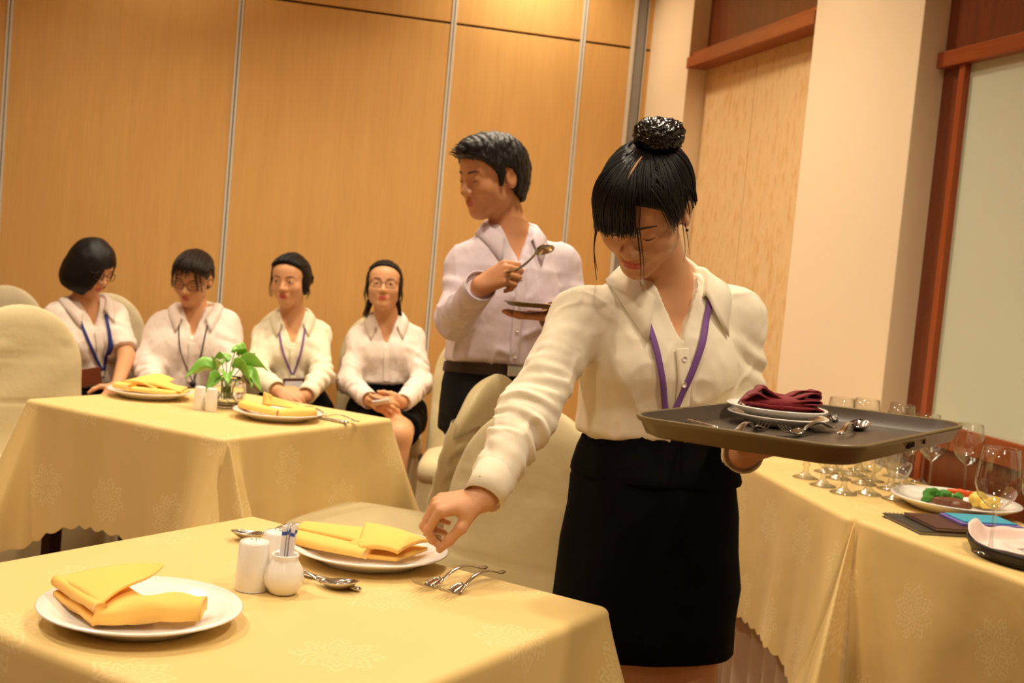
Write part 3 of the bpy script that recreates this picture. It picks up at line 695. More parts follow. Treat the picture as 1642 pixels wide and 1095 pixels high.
def napkin_two():
    r = empty('folded_napkin', (P2[0], P2[1], TZ + .012)); tag(r, 'flat gold napkin wrapped in a band on the plate under the reaching hand', 'napkin', 'gold folded napkins')
    q = lambda a, b, c: np.array([*(ru * a + fu * b), c]) * .01
    obj('fold', *rolled(q(-12.4, -1.0, 1.7), q(.5, -5.3, 1.3), .024, .010, seed=2), MT['napkin'], r)
    obj('fold', *thick_sheet(bil(q(-12.6, .8, 2.6), q(-1.0, -3.2, 2.2), q(1.2, 4.8, 2.9), q(-10.5, 5.4, 2.5), fn=lambda u, v: (0, 0, .008 * math.sin(math.pi * v))), .004), MT['napkin'], r)
    obj('fold', *thick_sheet(bil(q(-12.0, .6, 1.4), q(0, -3.0, 1.4), q(1.2, 4.6, 1.6), q(-10.3, 5.2, 1.5)), .006), MT['napkin'], r)
    G = bil(q(-1.2, -5.8, 1.2), q(5.2, -6.0, 1.3), q(9.6, 2.2, 1.8), q(-1.6, 5.2, 3.1), 20, 14, fn=lambda u, v: (0, 0, .020 * math.sin(math.pi * min(1, .12 + v * .8)) ** .6 * math.sin(math.pi * min(1, .1 + u * .82)) ** .5))
    obj('fold', *thick_sheet(G, .005), MT['napkin'], r)
    obj('fold', *thick_sheet(bil(q(-1.0, -5.6, .7), q(5.0, -5.8, .7), q(9.4, 2.0, 1.0), q(-1.5, 5, 1.0)), .006), MT['napkin'], r)
    obj('flap', *thick_sheet(bil(q(-3.8, -4.9, 2.0), q(-.8, -6.0, 1.0), q(-.3, -4.4, 2.9), q(-1.5, -3.5, 3.0), 8, 8), .003), MT['napkin'], r)
napkin_two()
def napkin_three():
    r = empty('folded_napkin', (PA[0], PA[1], TZ + .012)); tag(r, 'gold napkin heaped in a low wedge on the plate left of the plant', 'napkin', 'gold folded napkins')
    q = lambda a, b, c: np.array([*(ru * a + fu * b), c]) * .01
    obj('fold', *thick_sheet(bil(q(-9.5, -2.5, 1.4), q(10.5, -5.5, .9), q(11, 4, 1.4), q(-8, 5, 1.4)), .007), MT['napkin'], r)
    obj('fold', *thick_sheet(bil(q(-9.5, -2, 2.2), q(10.5, -5, 1.6), q(10, 4, 2.2), q(-6, 6, 3.2), 20, 12, fn=lambda u, v: (0, 0, .022 * math.sin(math.pi * u) * math.sin(math.pi * min(1, v + .15)))), .004), MT['napkin'], r)
    obj('fold', *rolled(q(-9.2, -2.6, 1.9), q(-4.0, -5.4, 1.8), .020, .011, seed=4), MT['napkin'], r)
    obj('fold', *rolled(q(-4.0, -5.0, 1.5), q(9.6, -5.6, 1.3), .018, .007, seed=6), MT['napkin'], r)
    obj('flap', *thick_sheet(bil(q(-8.5, -1, 2.8), q(3, -5.3, 1.8), q(6, 4, 4.2), q(-3, 6, 4.6), 14, 10, fn=lambda u, v: (0, 0, .010 * math.sin(math.pi * u))), .003), MT['napkin'], r)
napkin_three()
def napkin_four():
    r = empty('folded_napkin', (PB[0], PB[1], TZ + .012)); tag(r, 'gold napkin folded with an upright point on the plate right of the plant', 'napkin', 'gold folded napkins')
    q = lambda a, b, c: np.array([*(ru * a + fu * b), c]) * .01
    obj('fold', *rolled(q(-10.5, 1.5, 1.7), q(2.0, -6.0, 1.2), .020, .012, seed=3), MT['napkin'], r)
    obj('fold', *rolled(q(1.0, -6.0, 1.2), q(11.0, -2.0, 1.8), .024, .013, seed=5), MT['napkin'], r)
    obj('fold', *thick_sheet(bil(q(-4.6, 1.5, 2.2), q(9.5, -3.4, 2.4), q(9.5, -1.0, 2.4), q(-4.4, 3.4, 4.9), 14, 8), .004), MT['napkin'], r)
    obj('flap', *thick_sheet(bil(q(-5.2, 3.0, 1.4), q(-2.4, .6, 1.2), q(-2.5, 2.5, 5.0), q(-5.2, 4.2, 5.6), 8, 8), .003), MT['napkin'], r)
napkin_four()

# ------------------------------------------------------------------ pothos in a glass bowl of water
pb = onz(361, 652, TZ); pl = empty('potted_pothos', (pb[0], pb[1], TZ)); tag(pl, 'green pothos cuttings in a round glass bowl of water', 'plant')
BW = [(0, .0), (.03, 0), (.045, .008), (.056, .028), (.059, .048), (.054, .072), (.044, .088), (.042, .090), (.0405, .088), (.051, .071), (.0565, .048), (.0535, .029), (.043, .011), (0, .005)]
MB().lathe(BW, 40).build('glass_bowl', MT['glass'], pl)
MT['water'] = mat('water', (.93, .97, .93, 1), 0, trans=1.0, ior=1.33)
MB().lathe([(0, .0065), (.042, .012), (.0525, .03), (.0555, .048), (.053, .062), (0, .062)], 36).build('water', MT['water'], pl)
MT['leaf'] = mat('pothos_leaf', lin(132, 186, 74), .38, var=(28, .28), sss=0.0); MT['stem'] = mat('pothos_stem', lin(150, 176, 96), .5); MT['root'] = mat('white_roots', lin(190, 168, 130), .6)
def leaf_mesh(L, W_, droop, curl):
    nu, nv = 16, 9; G = np.zeros((nu, nv, 3))
    for i in range(nu):
        u = i / (nu - 1); w_ = W_ * (math.sin(math.pi * u ** .62) ** .85 + .0) * (1 - .1 * u) + .0008
        for j in range(nv):
            v = j / (nv - 1) * 2 - 1; G[i, j] = (u * L - (.012 * abs(v) if u < .2 else 0) * (1 - u * 5), v * w_, -droop * u * u + curl * abs(v) * w_ * 6 * .35 + .003 * math.sin(u * 9 + v * 4))
    return thick_sheet(G, .0012)
rng = np.random.default_rng(11)
leaves = [(-.052, -.01, .105, 200, .082, .034, .035), (-.004, -.02, .14, 150, .05, .020, .02), (.028, -.02, .120, -20, .085, .036, .035), (.05, .0, .125, 20, .075, .035, .03), (.03, .03, .155, 60, .068, .030, .02),
          (-.03, .03, .125, 120, .06, .026, .03), (.012, -.045, .10, -80, .05, .024, .03), (-.02, -.03, .085, 250, .055, .026, .035), (.02, .0, .165, 40, .05, .02, .01), (.075, -.015, .10, -35, .05, .022, .045)]
for (x, y, z, a, L, W_, dr) in leaves:
    x0, y0 = ru * x + fu * y
    sp = spline([(x0 * .15, y0 * .15, .03), (x0 * .35, y0 * .35, z * .7), (x0 * .85, y0 * .85, z)], 10)
    st = MB().tube(sp, .0016, 6).build('stem', MT['stem'], pl)
    lf = obj('leaf', *leaf_mesh(L * .92, W_ * .95, dr, .5), MT['leaf'], st); lf.location = sp[-1]; lf.rotation_euler = (rng.uniform(-.5, .5), rng.uniform(-.35, .25), math.radians(a) - HEAD)
for k in range(6):
    a = k * 1.05; MB().tube([(.006 * math.cos(a), .006 * math.sin(a), .05), (.02 * math.cos(a + .5), .02 * math.sin(a + .5), .03), (.034 * math.cos(a + .9), .034 * math.sin(a + .9), .012)], .0012, 5).build('root', MT['root'], pl)
# ------------------------------------------------------------------ carried tray and what lies on it
TRC = np.array([.902, 1.698, 1.067]); TRYAW = .665
TR_M = Matrix.Translation(TRC) @ Matrix.Rotation(TRYAW, 4, 'Z') @ Matrix.Rotation(-.024, 4, 'X') @ Matrix.Rotation(-.016, 4, 'Y')
def rrect(a, b, r, n=10):
    o = []
    for k, (sx, sy) in enumerate(((1, 1), (-1, 1), (-1, -1), (1, -1))):
        for t in np.linspace(0, 1, n + 1): q = (k + t) * math.pi / 2; o.append((sx * (a - r) + r * math.cos(q), sy * (b - r) + r * math.sin(q)))
    return np.array(o)
def ring_loft(rings, cap0=True, cap1=True):
    n = len(rings[0]); V = np.vstack(rings); F = grid_faces(len(rings), n, cv=True)
    F = [f[::-1] for f in F]
    if cap0: F.append(list(range(n))[::-1])
    if cap1: F.append([(len(rings) - 1) * n + k for k in range(n)])
    return V, F
def make_tray(M, hx, hy, rad, label, name='serving_tray', group=None, dz=1.0):
    r = empty(name); r.matrix_world = M; tag(r, label, 'tray', group)
    rr = lambda inset, z: np.c_[rrect(hx - inset, hy - inset, max(.01, rad - inset * .6)), np.full(44, z * dz)]
    obj('deck', *ring_loft([rr(.006, 0.0), rr(.0085, -.004), rr(.018, -.020), rr(.026, -.0235), rr(.07, -.024), rr(.12, -.024), rr(.16, -.024), rr(.19, -.024)], False, True), MT['tray'], r)
    obj('rim', *ring_loft([rr(.006, .0002), rr(.001, .0012), rr(0, -.002), rr(.003, -.007), rr(.007, -.009), rr(.014, -.026), rr(.024, -.030), rr(.12, -.030)], False, True), MT['tray_rim'], r)
    return r
tray = make_tray(TR_M, .243, .179, .056, 'large brown serving tray carried by the waitress')
mk_ = MB()
for x_, z0_, w_ in ((-.020, -.016, .0022), (-.0165, -.014, .0016), (-.013, -.016, .0022), (-.006, -.015, .002), (-.002, -.0145, .0016), (.002, -.015, .002), (.046, -.014, .0026)):
    mk_.box((x_, -.179 + .0075, z0_ - .004), (x_ + w_, -.179 + .0115, z0_ + .003), 0)
mk_.build('stamped_mark', MT['gap'], tray, smooth=False)
def on_tray(px, py, up=0.0):
    n = TR_M.to_3x3() @ Vector((0, 0, 1)); o = TR_M @ Vector((0, 0, -.0225 + up)); d = Vector(_room(np.array([px - IW / 2, py - IH / 2, FPX])))
    c = Vector(CPOS); return np.array(c + d * ((o - c).dot(n) / d.dot(n)))
TP = on_tray(1246, 679)
plate((TP[0], TP[1], TP[2]), 'lower white side plate of the stack on the carried tray', SMALL, 'white side plates', name='side_plate', sc=.9)
plate((TP[0] - .002, TP[1] + .002, TP[2] + .0125), 'upper white side plate under the maroon napkin', SMALL, 'white side plates', name='side_plate', sc=.9)
def maroon():
    base = TP + np.array([0, 0, .0205]); r = empty('crumpled_napkin', base); tag(r, 'maroon napkin loosely folded on the carried side plates', 'napkin')
    q = lambda a, b, c: np.array([*(ru * a + fu * b), c]) * .0094
    rng = np.random.default_rng(5)
    V, F = ico((0, 0, 0), (1, 1, 1), 3); V = V * (1 + .10 * noise3(V, .6, 4))[:, None]; V = V * (.062, .034, .015); ca, sa = math.cos(-HEAD), math.sin(-HEAD); obj('fold', V @ np.array([[ca, sa, 0], [-sa, ca, 0], [0, 0, 1]]) + (0, 0, .013), F, MT['maroon'], r)
    # serpentine pleats running left-right, extruded away from the viewer
    def ribbon(path, depth, y0, t=.0022, ph=0.0):
        P = spline(path, 70); G = []
        for k, p in enumerate(P):
            row = []
            for j in range(9):
                v = j / 8; row.append(q(p[0] * (1 - .10 * v) + .25 * math.sin(v * 5 + ph), y0 + depth * v + .25 * math.sin(k * .35 + ph), p[1] * (1 - .25 * v * v) + .18 * math.sin(k * .28 + v * 4 + ph)))
            G.append(row)
        return thick_sheet(np.array(G), t)
    obj('fold', *ribbon([(-5.6, .3), (-2, .2), (2, .3), (6.4, .2), (6.9, .9), (6.0, 1.4), (2, 1.1), (-2, 1.2), (-5.8, 1.5)], 6.5, -3.6), MT['maroon'], r)
    obj('fold', *ribbon([(-6.6, 1.0), (-5, 1.5), (-1, 1.3), (3, 1.6), (6.0, 2.0), (6.2, 2.7), (4.5, 2.5), (1, 1.9), (-2, 2.2), (-4.6, 3.0), (-6.0, 2.4)], 6.0, -3.2, ph=1.3), MT['maroon'], r)
    obj('fold', *ribbon([(-6.9, 1.6), (-5.2, 2.9), (-3.8, 3.9), (-2.6, 3.5), (0, 2.5), (2.6, 2.8), (5.2, 3.7), (6.4, 3.5), (6.0, 2.9), (3.6, 2.6)], 5.6, -2.6, ph=2.4), MT['maroon'], r)
    obj('fold', *ribbon([(-6.7, .9), (-5.6, 2.3), (-4.3, 3.6), (-3.4, 4.1), (-1.8, 3.2), (.5, 2.7)], 5.0, -.6, ph=.7), MT['maroon'], r)
    obj('fold', *ribbon([(1, 2.9), (3.2, 3.6), (5.6, 4.2), (6.8, 3.7), (6.6, 3.1), (5, 2.9)], 4.6, -.9, ph=3.1), MT['maroon'], r)
maroon()
def tcut(kind, a, b, label, **kw):
    A_, B_ = on_tray(*a), on_tray(*b); o = cutlery(kind, A_[:2], B_[:2], float((A_[2] + B_[2]) / 2), label, 'steel cutlery on the carried tray', **{'sc': .9, **kw}); return o
tcut('spoon', (1372, 690), (1322, 712), 'steel spoon with its bowl up on the right of the carried tray')
tcut('fork', (1283, 697), (1318, 692), 'steel fork in front of the side plates on the carried tray')
tcut('fork', (1212, 690), (1170, 703), 'steel fork at the front edge of the carried tray')
tcut('knife', (1152, 690), (1092, 677), 'steel knife at the left end of the carried tray', sc=.86)
tcut('fork', (1335, 674), (1366, 664), 'steel fork sticking out behind the side plates')
tcut('spoon', (1352, 672), (1290, 668), 'steel spoon half hidden behind the side plates', sc=.75)

# ------------------------------------------------------------------ glasses on the buffet
WINE = [(0, .0035), (.010, .004), (.030, .0012), (.0345, 0), (.0345, .0012), (.012, .006), (.0045, .012), (.0034, .03), (.0034, .075), (.0055, .088), (.020, .098), (.036, .115), (.043, .138), (.0432, .150), (.039, .180), (.0345, .210), (.0338, .2104), (.0336, .2094)]
GOB = [(0, .003), (.012, .005), (.030, .0015), (.035, 0), (.035, .002), (.016, .009), (.0075, .018), (.0068, .030), (.011, .037), (.0068, .044), (.010, .052), (.026, .066), (.035, .088), (.0375, .11), (.036, .15), (.0352, .1504), (.035, .1494)]
def thin_glass():
    m = bpy.data.materials.new('thin_clear_glass'); m.use_nodes = True; nt = m.node_tree; N = nt.nodes; L = nt.links; N.remove(N['Principled BSDF'])
    tr = N.new('ShaderNodeBsdfTransparent'); tr.inputs[0].default_value = (.93, .94, .92, 1); gl = N.new('ShaderNodeBsdfGlossy'); gl.inputs['Roughness'].default_value = .04
    lw = N.new('ShaderNodeLayerWeight'); lw.inputs[0].default_value = .5; pw = N.new('ShaderNodeMath'); pw.operation = 'POWER'; pw.inputs[1].default_value = 2.4; L.new(lw.outputs['Facing'], pw.inputs[0]); fr = N.new('ShaderNodeMath'); fr.operation = 'MULTIPLY_ADD'; fr.inputs[1].default_value = .75; fr.inputs[2].default_value = .11; L.new(pw.outputs[0], fr.inputs[0]); tm = N.new('ShaderNodeMix'); tm.data_type = 'RGBA'; tm.inputs['A'].default_value = (.95, .955, .94, 1); tm.inputs['B'].default_value = (.42, .43, .36, 1); p2 = N.new('ShaderNodeMath'); p2.operation = 'POWER'; p2.inputs[1].default_value = 3.0; L.new(lw.outputs['Facing'], p2.inputs[0]); L.new(p2.outputs[0], tm.inputs['Factor']); L.new(tm.outputs['Result'], tr.inputs[0]); mx = N.new('ShaderNodeMixShader'); L.new(fr.outputs[0], mx.inputs[0]); L.new(tr.outputs[0], mx.inputs[1]); L.new(gl.outputs[0], mx.inputs[2]); L.new(mx.outputs[0], N['Material Output'].inputs[0]); return m  # tint darkens towards grazing edges, painted in to stand for refraction
MT['clear'] = thin_glass()
_gm = {}
def glass(kind, x, y, label, sc=1.0, hs=1.0, z=BZ):
    key = kind
    if key not in _gm:
        V, F = lathe({'wine': WINE, 'gob': GOB}[kind], 36); o = obj('wine_glass' if kind == 'wine' else 'goblet', V, F, MT['clear']); _gm[key] = o.data
    else: o = bpy.data.objects.new('wine_glass' if kind == 'wine' else 'goblet', _gm[key]); COL.objects.link(o)
    o.location = (x, y, z); o.scale = (sc, sc, sc * hs); tag(o, label, 'glass', 'stemmed glasses on the buffet'); return o
gpx = [(1291, 766, 'short goblet at the left end of the glasses'), (1319, 779, 'second short goblet from the left in the front row'), (1346, 768, 'short goblet in the second row behind the front left goblets'), (1352, 791, 'short goblet third in the front row'),
       (1386, 776, 'short goblet in the second row below the tray corner'), (1397, 793, 'short goblet in the middle of the front row'), (1424, 784, 'short goblet in the second row beside the wine glasses'), (1430, 800, 'rightmost short goblet in the front row'),
       (1330, 757, 'short goblet in the third row half hidden by the tray'), (1368, 762, 'short goblet in the third row under the tray edge')]
wpos = [(1.79, 3.16, 'tall wine glass showing above the tray, leftmost', 1.0), (1.88, 3.18, 'tall wine glass showing above the tray, middle', 1.0), (1.95, 3.10, 'tall wine glass showing above the tray beside the pier', 1.0),
        (1.85, 2.99, 'wine glass behind the goblets, leftmost of the thin stems', .93), (1.905, 2.945, 'second thin-stemmed wine glass behind the food plate', .93), (1.985, 3.02, 'wine glass in the back row by the wainscot', .93), (1.95, 2.90, 'wine glass behind the middle of the food plate', .93), (2.0, 2.87, 'rightmost wine glass behind the food plate', .93)]
GP = np.array([onz(px, py, BZ)[:2] for px, py, _ in gpx] + [w_[:2] for w_ in wpos]); GR = np.array([.038] * len(gpx) + [.0445] * len(wpos))
for _ in range(80):                                                  # bases and bowls stand clear of each other
    for i in range(len(GP)):
        for j in range(i):
            d = GP[i] - GP[j]; L_ = np.linalg.norm(d) + 1e-9; o_ = GR[i] + GR[j] - L_
            if o_ > 0: GP[i] += d / L_ * o_ * .5; GP[j] -= d / L_ * o_ * .5
    GP[:, 0] = np.minimum(GP[:, 0], 2.0 + .0 * GP[:, 1])
for (px, py, lab), p in zip(gpx, GP): glass('gob', p[0], p[1], lab)
for (x, y, lab, s), p in zip(wpos, GP[len(gpx):]): glass('wine', p[0], p[1], lab, s)

# ------------------------------------------------------------------ food plate
fp = onz(1552, 809, BZ + .02) + np.array([-.015, .03, 0]); FPZ = BZ
OV = [(0, .005), (.098, .005), (.102, 0), (.108, 0), (.112, .005), (.138, .017), (.156, .026), (.158, .028), (.156, .030), (.14, .022), (.112, .012), (.1, .010), (0, .009)]
fpl = plate((fp[0], fp[1], FPZ), 'large white plate of meat and vegetables on the buffet', OV, 'white china plates', name='dinner_plate'); 
fd = np.array([fp[0], fp[1], FPZ + .010])
def blob(name, c, r, m, label, cat, seed=0, amp=.2, group=None, rz=0):
    V, F = ico((0, 0, 0), (1, 1, 1), 3); n = noise3(V, .55, seed); V = V * (1 + amp * n)[:, None] * np.array(r); ca, sa = math.cos(rz), math.sin(rz); V = V @ np.array([[ca, sa, 0], [-sa, ca, 0], [0, 0, 1]])
    o = obj(name, V, F, m); o.location = c; tag(o, label, cat, group); return o
loc = lambda a, b, c: fd + np.array([*(ru * a + fu * b), c]) * .01
MT['meat'] = mat('braised_meat', lin(110, 62, 34), .4, bump=(90, .6, .004), var=(30, .35)); MT['green_veg'] = mat('green_broccoli', lin(74, 140, 48), .6, bump=(160, 1, .004), var=(60, .3))
MT['carrot'] = mat('cooked_carrot', lin(232, 92, 34), .4, var=(20, .12)); MT['potato'] = mat('boiled_potato', lin(240, 206, 96), .5, var=(20, .06))
blob('meat_slice', loc(-2.4, -2.4, 1.2), (.042, .024, .013), MT['meat'], 'brown braised meat slice at the front of the food plate', 'meat', 1, .18, rz=-.3)
blob('meat_slice', loc(-.5, -4.2, 1.1), (.030, .018, .011), MT['meat'], 'smaller brown meat slice nearest the plate rim', 'meat', 2, .18, rz=-.5)
for k, (a, b, c, s, lab) in enumerate([(-6.6, .6, 1.8, .017, 'green broccoli floret at the left of the food plate'), (-4.8, 2.6, 1.9, .016, 'green broccoli floret behind the meat'), (-2.2, 1.4, 2.2, .015, 'green broccoli floret on top of the meat'), (.6, .2, 2.0, .014, 'green broccoli floret beside the carrot')]):
    blob('broccoli_floret', loc(a, b, c), (s, s, s * .9), MT['green_veg'], lab, 'vegetable', 10 + k, .45)
for k, (a0, b0, a1, b1, z, lab) in enumerate([(-.6, 4.6, 5.0, 2.2, 2.8, 'long orange carrot stick across the back of the food plate'), (3.2, 3.2, 6.8, 4.6, 2.4, 'orange carrot stick beside the potato')]):
    o = MB().tube([loc(a0, b0, z) - fd, loc((a0 + a1) / 2, (b0 + b1) / 2, z + .3) - fd, loc(a1, b1, z) - fd], [.006, .0075, .0055], 10).build('carrot_stick', MT['carrot']); o.location = fd; tag(o, lab, 'vegetable', 'carrot sticks')
for k, (a, b, c, r, lab) in enumerate([(5.6, -.2, 2.2, (.024, .019, .019), 'yellow potato piece in the middle right of the food plate'), (9.0, -1.6, 1.9, (.022, .017, .016), 'yellow potato piece at the right of the food plate'), (6.6, -2.8, 1.6, (.018, .015, .013), 'small yellow potato piece in front of the others')]):
    blob('potato_piece', loc(a, b, c), r, MT['potato'], lab, 'vegetable', 30 + k, .12)
# ------------------------------------------------------------------ notebooks
MT['brown_cover'] = mat('brown_leatherette', lin(78, 40, 32), .45, bump=(200, .2, .0008)); MT['grey_cover'] = mat('black_menu_cover', lin(58, 52, 44), .5); MT['purple'] = mat('purple_card', lin(120, 100, 176), .5); MT['teal'] = mat('teal_card', lin(58, 160, 190), .5); MT['page'] = mat('page_edges', lin(186, 178, 160), .8)
def book(c, yaw, w, h, t, cover, label, spiral=False, z=BZ):
    r = empty('notebook' if spiral else 'booklet', (c[0], c[1], z), yaw); tag(r, label, 'notebook' if spiral else 'booklet', 'notebooks on the buffet')
    MB().box((-w / 2, -h / 2, t - .0022), (w / 2, h / 2, t), .0006).build('cover', MT[cover], r, smooth=False)
    MB().box((-w / 2, -h / 2, 0), (w / 2, h / 2, .0016), .0005).build('back_cover', MT[cover], r, smooth=False)
    MB().box((-w / 2 + .003, -h / 2 + .003, .0017), (w / 2 - .003, h / 2 - .003, t - .0023)).build('pages', MT['page'], r, smooth=False)
    if spiral:
        n = 26; pts = [(-w / 2 + .006 + (w - .012) * k / (n * 10), h / 2 - .002 + .0055 * math.cos(k * .628), t / 2 + .0065 * math.sin(k * .628)) for k in range(n * 10)]
        MB().tube(pts, .0007, 5).build('spiral_binding', MT['leg_metal'], r)
    return r
by = math.atan2(-.40, .52)
nb = np.array([1.692, 2.420]); book(nb, -.086, .27, .185, .009, 'grey_cover', 'dark spiral notebook at the bottom of the pile by the black tray', True)
nb2 = np.array([1.712, 2.404]); book(nb2, -.10, .235, .160, .008, 'brown_cover', 'brown covered booklet in the middle of the pile', False, BZ + .0105)
nb3 = np.array([1.752, 2.412]); book((nb3[0], nb3[1]), -.13, .15, .11, .005, 'purple', 'purple edged booklet under the teal card', False, BZ + .019)
nb4 = np.array([1.754, 2.418]); tc_ = MB().box((-.065, -.045, 0), (.065, .045, .0025), .0006).build('card', MT['teal'], None, smooth=False); tc_.location = (nb4[0], nb4[1], BZ + .0245); tc_.rotation_euler = (0, 0, -.10); tag(tc_, 'teal blue card on top of the notebooks', 'card')
# ------------------------------------------------------------------ round black tray with napkin and two glasses
rt_ = np.array([1.740, 2.128]); RT = empty('round_tray', (rt_[0], rt_[1], BZ)); tag(RT, 'round black tray with a pink napkin at the right edge', 'tray')
MB().lathe([(0, .004), (.158, .004), (.168, .008), (.180, .030), (.184, .030), (.182, .024), (.170, .002), (.160, 0), (0, 0)], 60).build('tray_body', MT['black_tray'], RT)
def pink():
    r = empty('pink_napkin', (rt_[0], rt_[1], BZ + .005)); tag(r, 'pale pink napkin draped over the round black tray', 'napkin')
    n = 64; G = np.zeros((n, n, 3)); o0 = np.array([rt_[0], rt_[1], BZ + .005]); hp_ = [(onz(px, py, BZ + .01) - o0, h_, w_) for px, py, h_, w_ in ((1552, 862, .022, .030), (1590, 856, .016, .035), (1632, 900, .020, .026), (1660, 860, .02, .04))]
    for i in range(n):
        for j in range(n):
            u, v = i / (n - 1) * 2 - 1, j / (n - 1) * 2 - 1; k = math.sqrt(max(1e-6, (u * u + v * v) / max(u * u, v * v, 1e-6))); a, b = u * .172 / k ** .8, v * .172 / k ** .8; rr_ = math.hypot(a, b); ang = math.atan2(b, a)
            z = .005 + .003 * math.sin(a * 46 + b * 21) + .0025 * math.sin(b * 60 - a * 30) + .006 * max(0, rr_ - .10) / .07 * math.sin(ang * 6 + 1)
            z = max(z, .003 + max(0, rr_ - .155) * 1.25)
            for c_, h_, w_ in hp_: z += h_ * math.exp(-((a - c_[0]) ** 2 + (b - c_[1]) ** 2) / w_ ** 2)
            G[i, j] = (a, b, z)
    obj('cloth', *thick_sheet(G, .0022), MT['pink'], r)
pink()
g1 = onz(1587, 888, BZ + .012); glass('wine', g1[0], g1[1], 'near wine glass standing on the pink napkin', 1.04, 1.0, BZ + .012)
g2 = onz(1660, 886, BZ + .012); glass('wine', g2[0], g2[1], 'near wine glass cut by the right edge of the picture', 1.04, 1.0, BZ + .012)
# ------------------------------------------------------------------ figures: distance-field modelling kit
RTV = np.array([ru[0], ru[1], 0.]); FWV = np.array([fu[0], fu[1], 0.]); UPV = np.array([0, 0, 1.])
def nrm(v): v = np.asarray(v, float); return v / (np.linalg.norm(v) + 1e-12)
def smin(a, b, k):
    h = np.clip(.5 + .5 * (b - a) / k, 0, 1); return b * (1 - h) + a * h - k * h * (1 - h)
def smax(a, b, k): return -smin(-a, -b, k)
def s_rc(P, a, b, ra, rb):
    a = np.asarray(a); ba = np.asarray(b) - a; t = np.clip((P - a) @ ba / (ba @ ba + 1e-12), 0, 1)
    v = P - a - t[:, None] * ba; return np.sqrt(np.einsum('ij,ij->i', v, v)) - (ra + (rb - ra) * t)
def s_ell(P, c, r):
    q = P - np.asarray(c); r = np.asarray(r, float); k0 = np.linalg.norm(q / r, axis=1); k1 = np.linalg.norm(q / (r * r), axis=1) + 1e-9
    return k0 * (k0 - 1) / k1
def surface(fn, lo, hi, h, C=4, lip=1.6):
    lo = np.asarray(lo, float); hi = np.asarray(hi, float); nb = np.ceil((hi - lo) / (h * C)).astype(int); n = nb * C
    gx, gy, gz = [np.arange(k) for k in nb]
    B = np.stack(np.meshgrid(gx, gy, gz, indexing='ij'), -1).reshape(-1, 3)
    dc = fn(lo + (B * C + (C - 1) / 2) * h)
    near = np.abs(dc) < C * h * .87 * lip
    D = np.repeat(np.repeat(np.repeat(np.where(dc < 0, -1, 1).astype(np.float32).reshape(nb), C, 0), C, 1), C, 2)
    o = np.stack(np.meshgrid(*[np.arange(C)] * 3, indexing='ij'), -1).reshape(-1, 3)
    I = (B[near][:, None, :] * C + o[None]).reshape(-1, 3)
    for s in range(0, len(I), 400000):
        q = I[s:s + 400000]; D[q[:, 0], q[:, 1], q[:, 2]] = fn(lo + q * h)
    S = D < 0
    cnt = np.zeros(np.array(D.shape) - 1, dtype=np.int8)
    for dx in (0, 1):
        for dy in (0, 1):
            for dz in (0, 1): cnt += S[dx:S.shape[0] - 1 + dx, dy:S.shape[1] - 1 + dy, dz:S.shape[2] - 1 + dz]
    A = np.argwhere((cnt > 0) & (cnt < 8)); del cnt
    cor = np.array([(i & 1, (i >> 1) & 1, (i >> 2) & 1) for i in range(8)])
    vals = np.stack([D[A[:, 0] + c[0], A[:, 1] + c[1], A[:, 2] + c[2]] for c in cor], 1)
    acc = np.zeros((len(A), 3)); num = np.zeros(len(A))
    for i in range(8):
        for j in range(i + 1, 8):
            if np.abs(cor[i] - cor[j]).sum() != 1: continue
            a, b = vals[:, i], vals[:, j]; m = (a < 0) != (b < 0); t = np.where(m, a / np.where(m, a - b, 1), 0)
            acc += m[:, None] * (cor[i] + t[:, None] * (cor[j] - cor[i])); num += m
    V = lo + (A + acc / num[:, None]) * h
    vid = np.full(np.array(D.shape) - 1, -1, dtype=np.int32); vid[A[:, 0], A[:, 1], A[:, 2]] = np.arange(len(A))
    Q = []
    for ax_ in range(3):
        sl0 = [slice(None)] * 3; sl1 = [slice(None)] * 3; sl0[ax_] = slice(0, -1); sl1[ax_] = slice(1, None)
        E = np.argwhere(S[tuple(sl0)] != S[tuple(sl1)]); b, c = (ax_ + 1) % 3, (ax_ + 2) % 3
        E = E[(E[:, b] > 0) & (E[:, c] > 0) & (E[:, b] < D.shape[b] - 1) & (E[:, c] < D.shape[c] - 1)]
        ins = S[E[:, 0], E[:, 1], E[:, 2]]
        def g(db, dc_): q = E.copy(); q[:, b] += db; q[:, c] += dc_; return vid[q[:, 0], q[:, 1], q[:, 2]]
        q = np.stack([g(-1, -1), g(0, -1), g(0, 0), g(-1, 0)], 1); q[~ins] = q[~ins][:, ::-1]; Q.append(q)
    Q = np.vstack(Q); Q = Q[(Q >= 0).all(1)]
    e = h * .4
    for _ in range(2):
        d = fn(V); G = np.stack([fn(V + e * u) for u in np.eye(3)], 1) - d[:, None]; L = np.linalg.norm(G, axis=1)[:, None] + 1e-9
        V = V - np.clip(d[:, None], -h, h) * (G / L) * np.minimum(1, 1.0 / np.maximum(L / e, .6))
    N = G / L
    return V, Q, N
def frame(fwd, up):
    f = nrm(fwd); u = nrm(np.asarray(up) - f * (np.asarray(up) @ f)); r = np.cross(f, u); return np.stack([r, f, u], 1)   # columns: subject's right, forward, up
def facing(yaw, pitch, roll=0):
    """yaw 0 looks at the viewer's side of the room, + turns to the picture's right; pitch + looks down; roll + tips the crown to the picture's right"""
    y, p, r = map(math.radians, (yaw, pitch, roll)); f = -math.cos(y) * FWV + math.sin(y) * RTV; u = UPV
    f2 = math.cos(p) * f - math.sin(p) * u; u2 = math.cos(p) * u + math.sin(p) * f; rt2 = np.cross(f2, u2)
    u3 = math.cos(r) * u2 - math.sin(r) * rt2
    return frame(f2, u3)
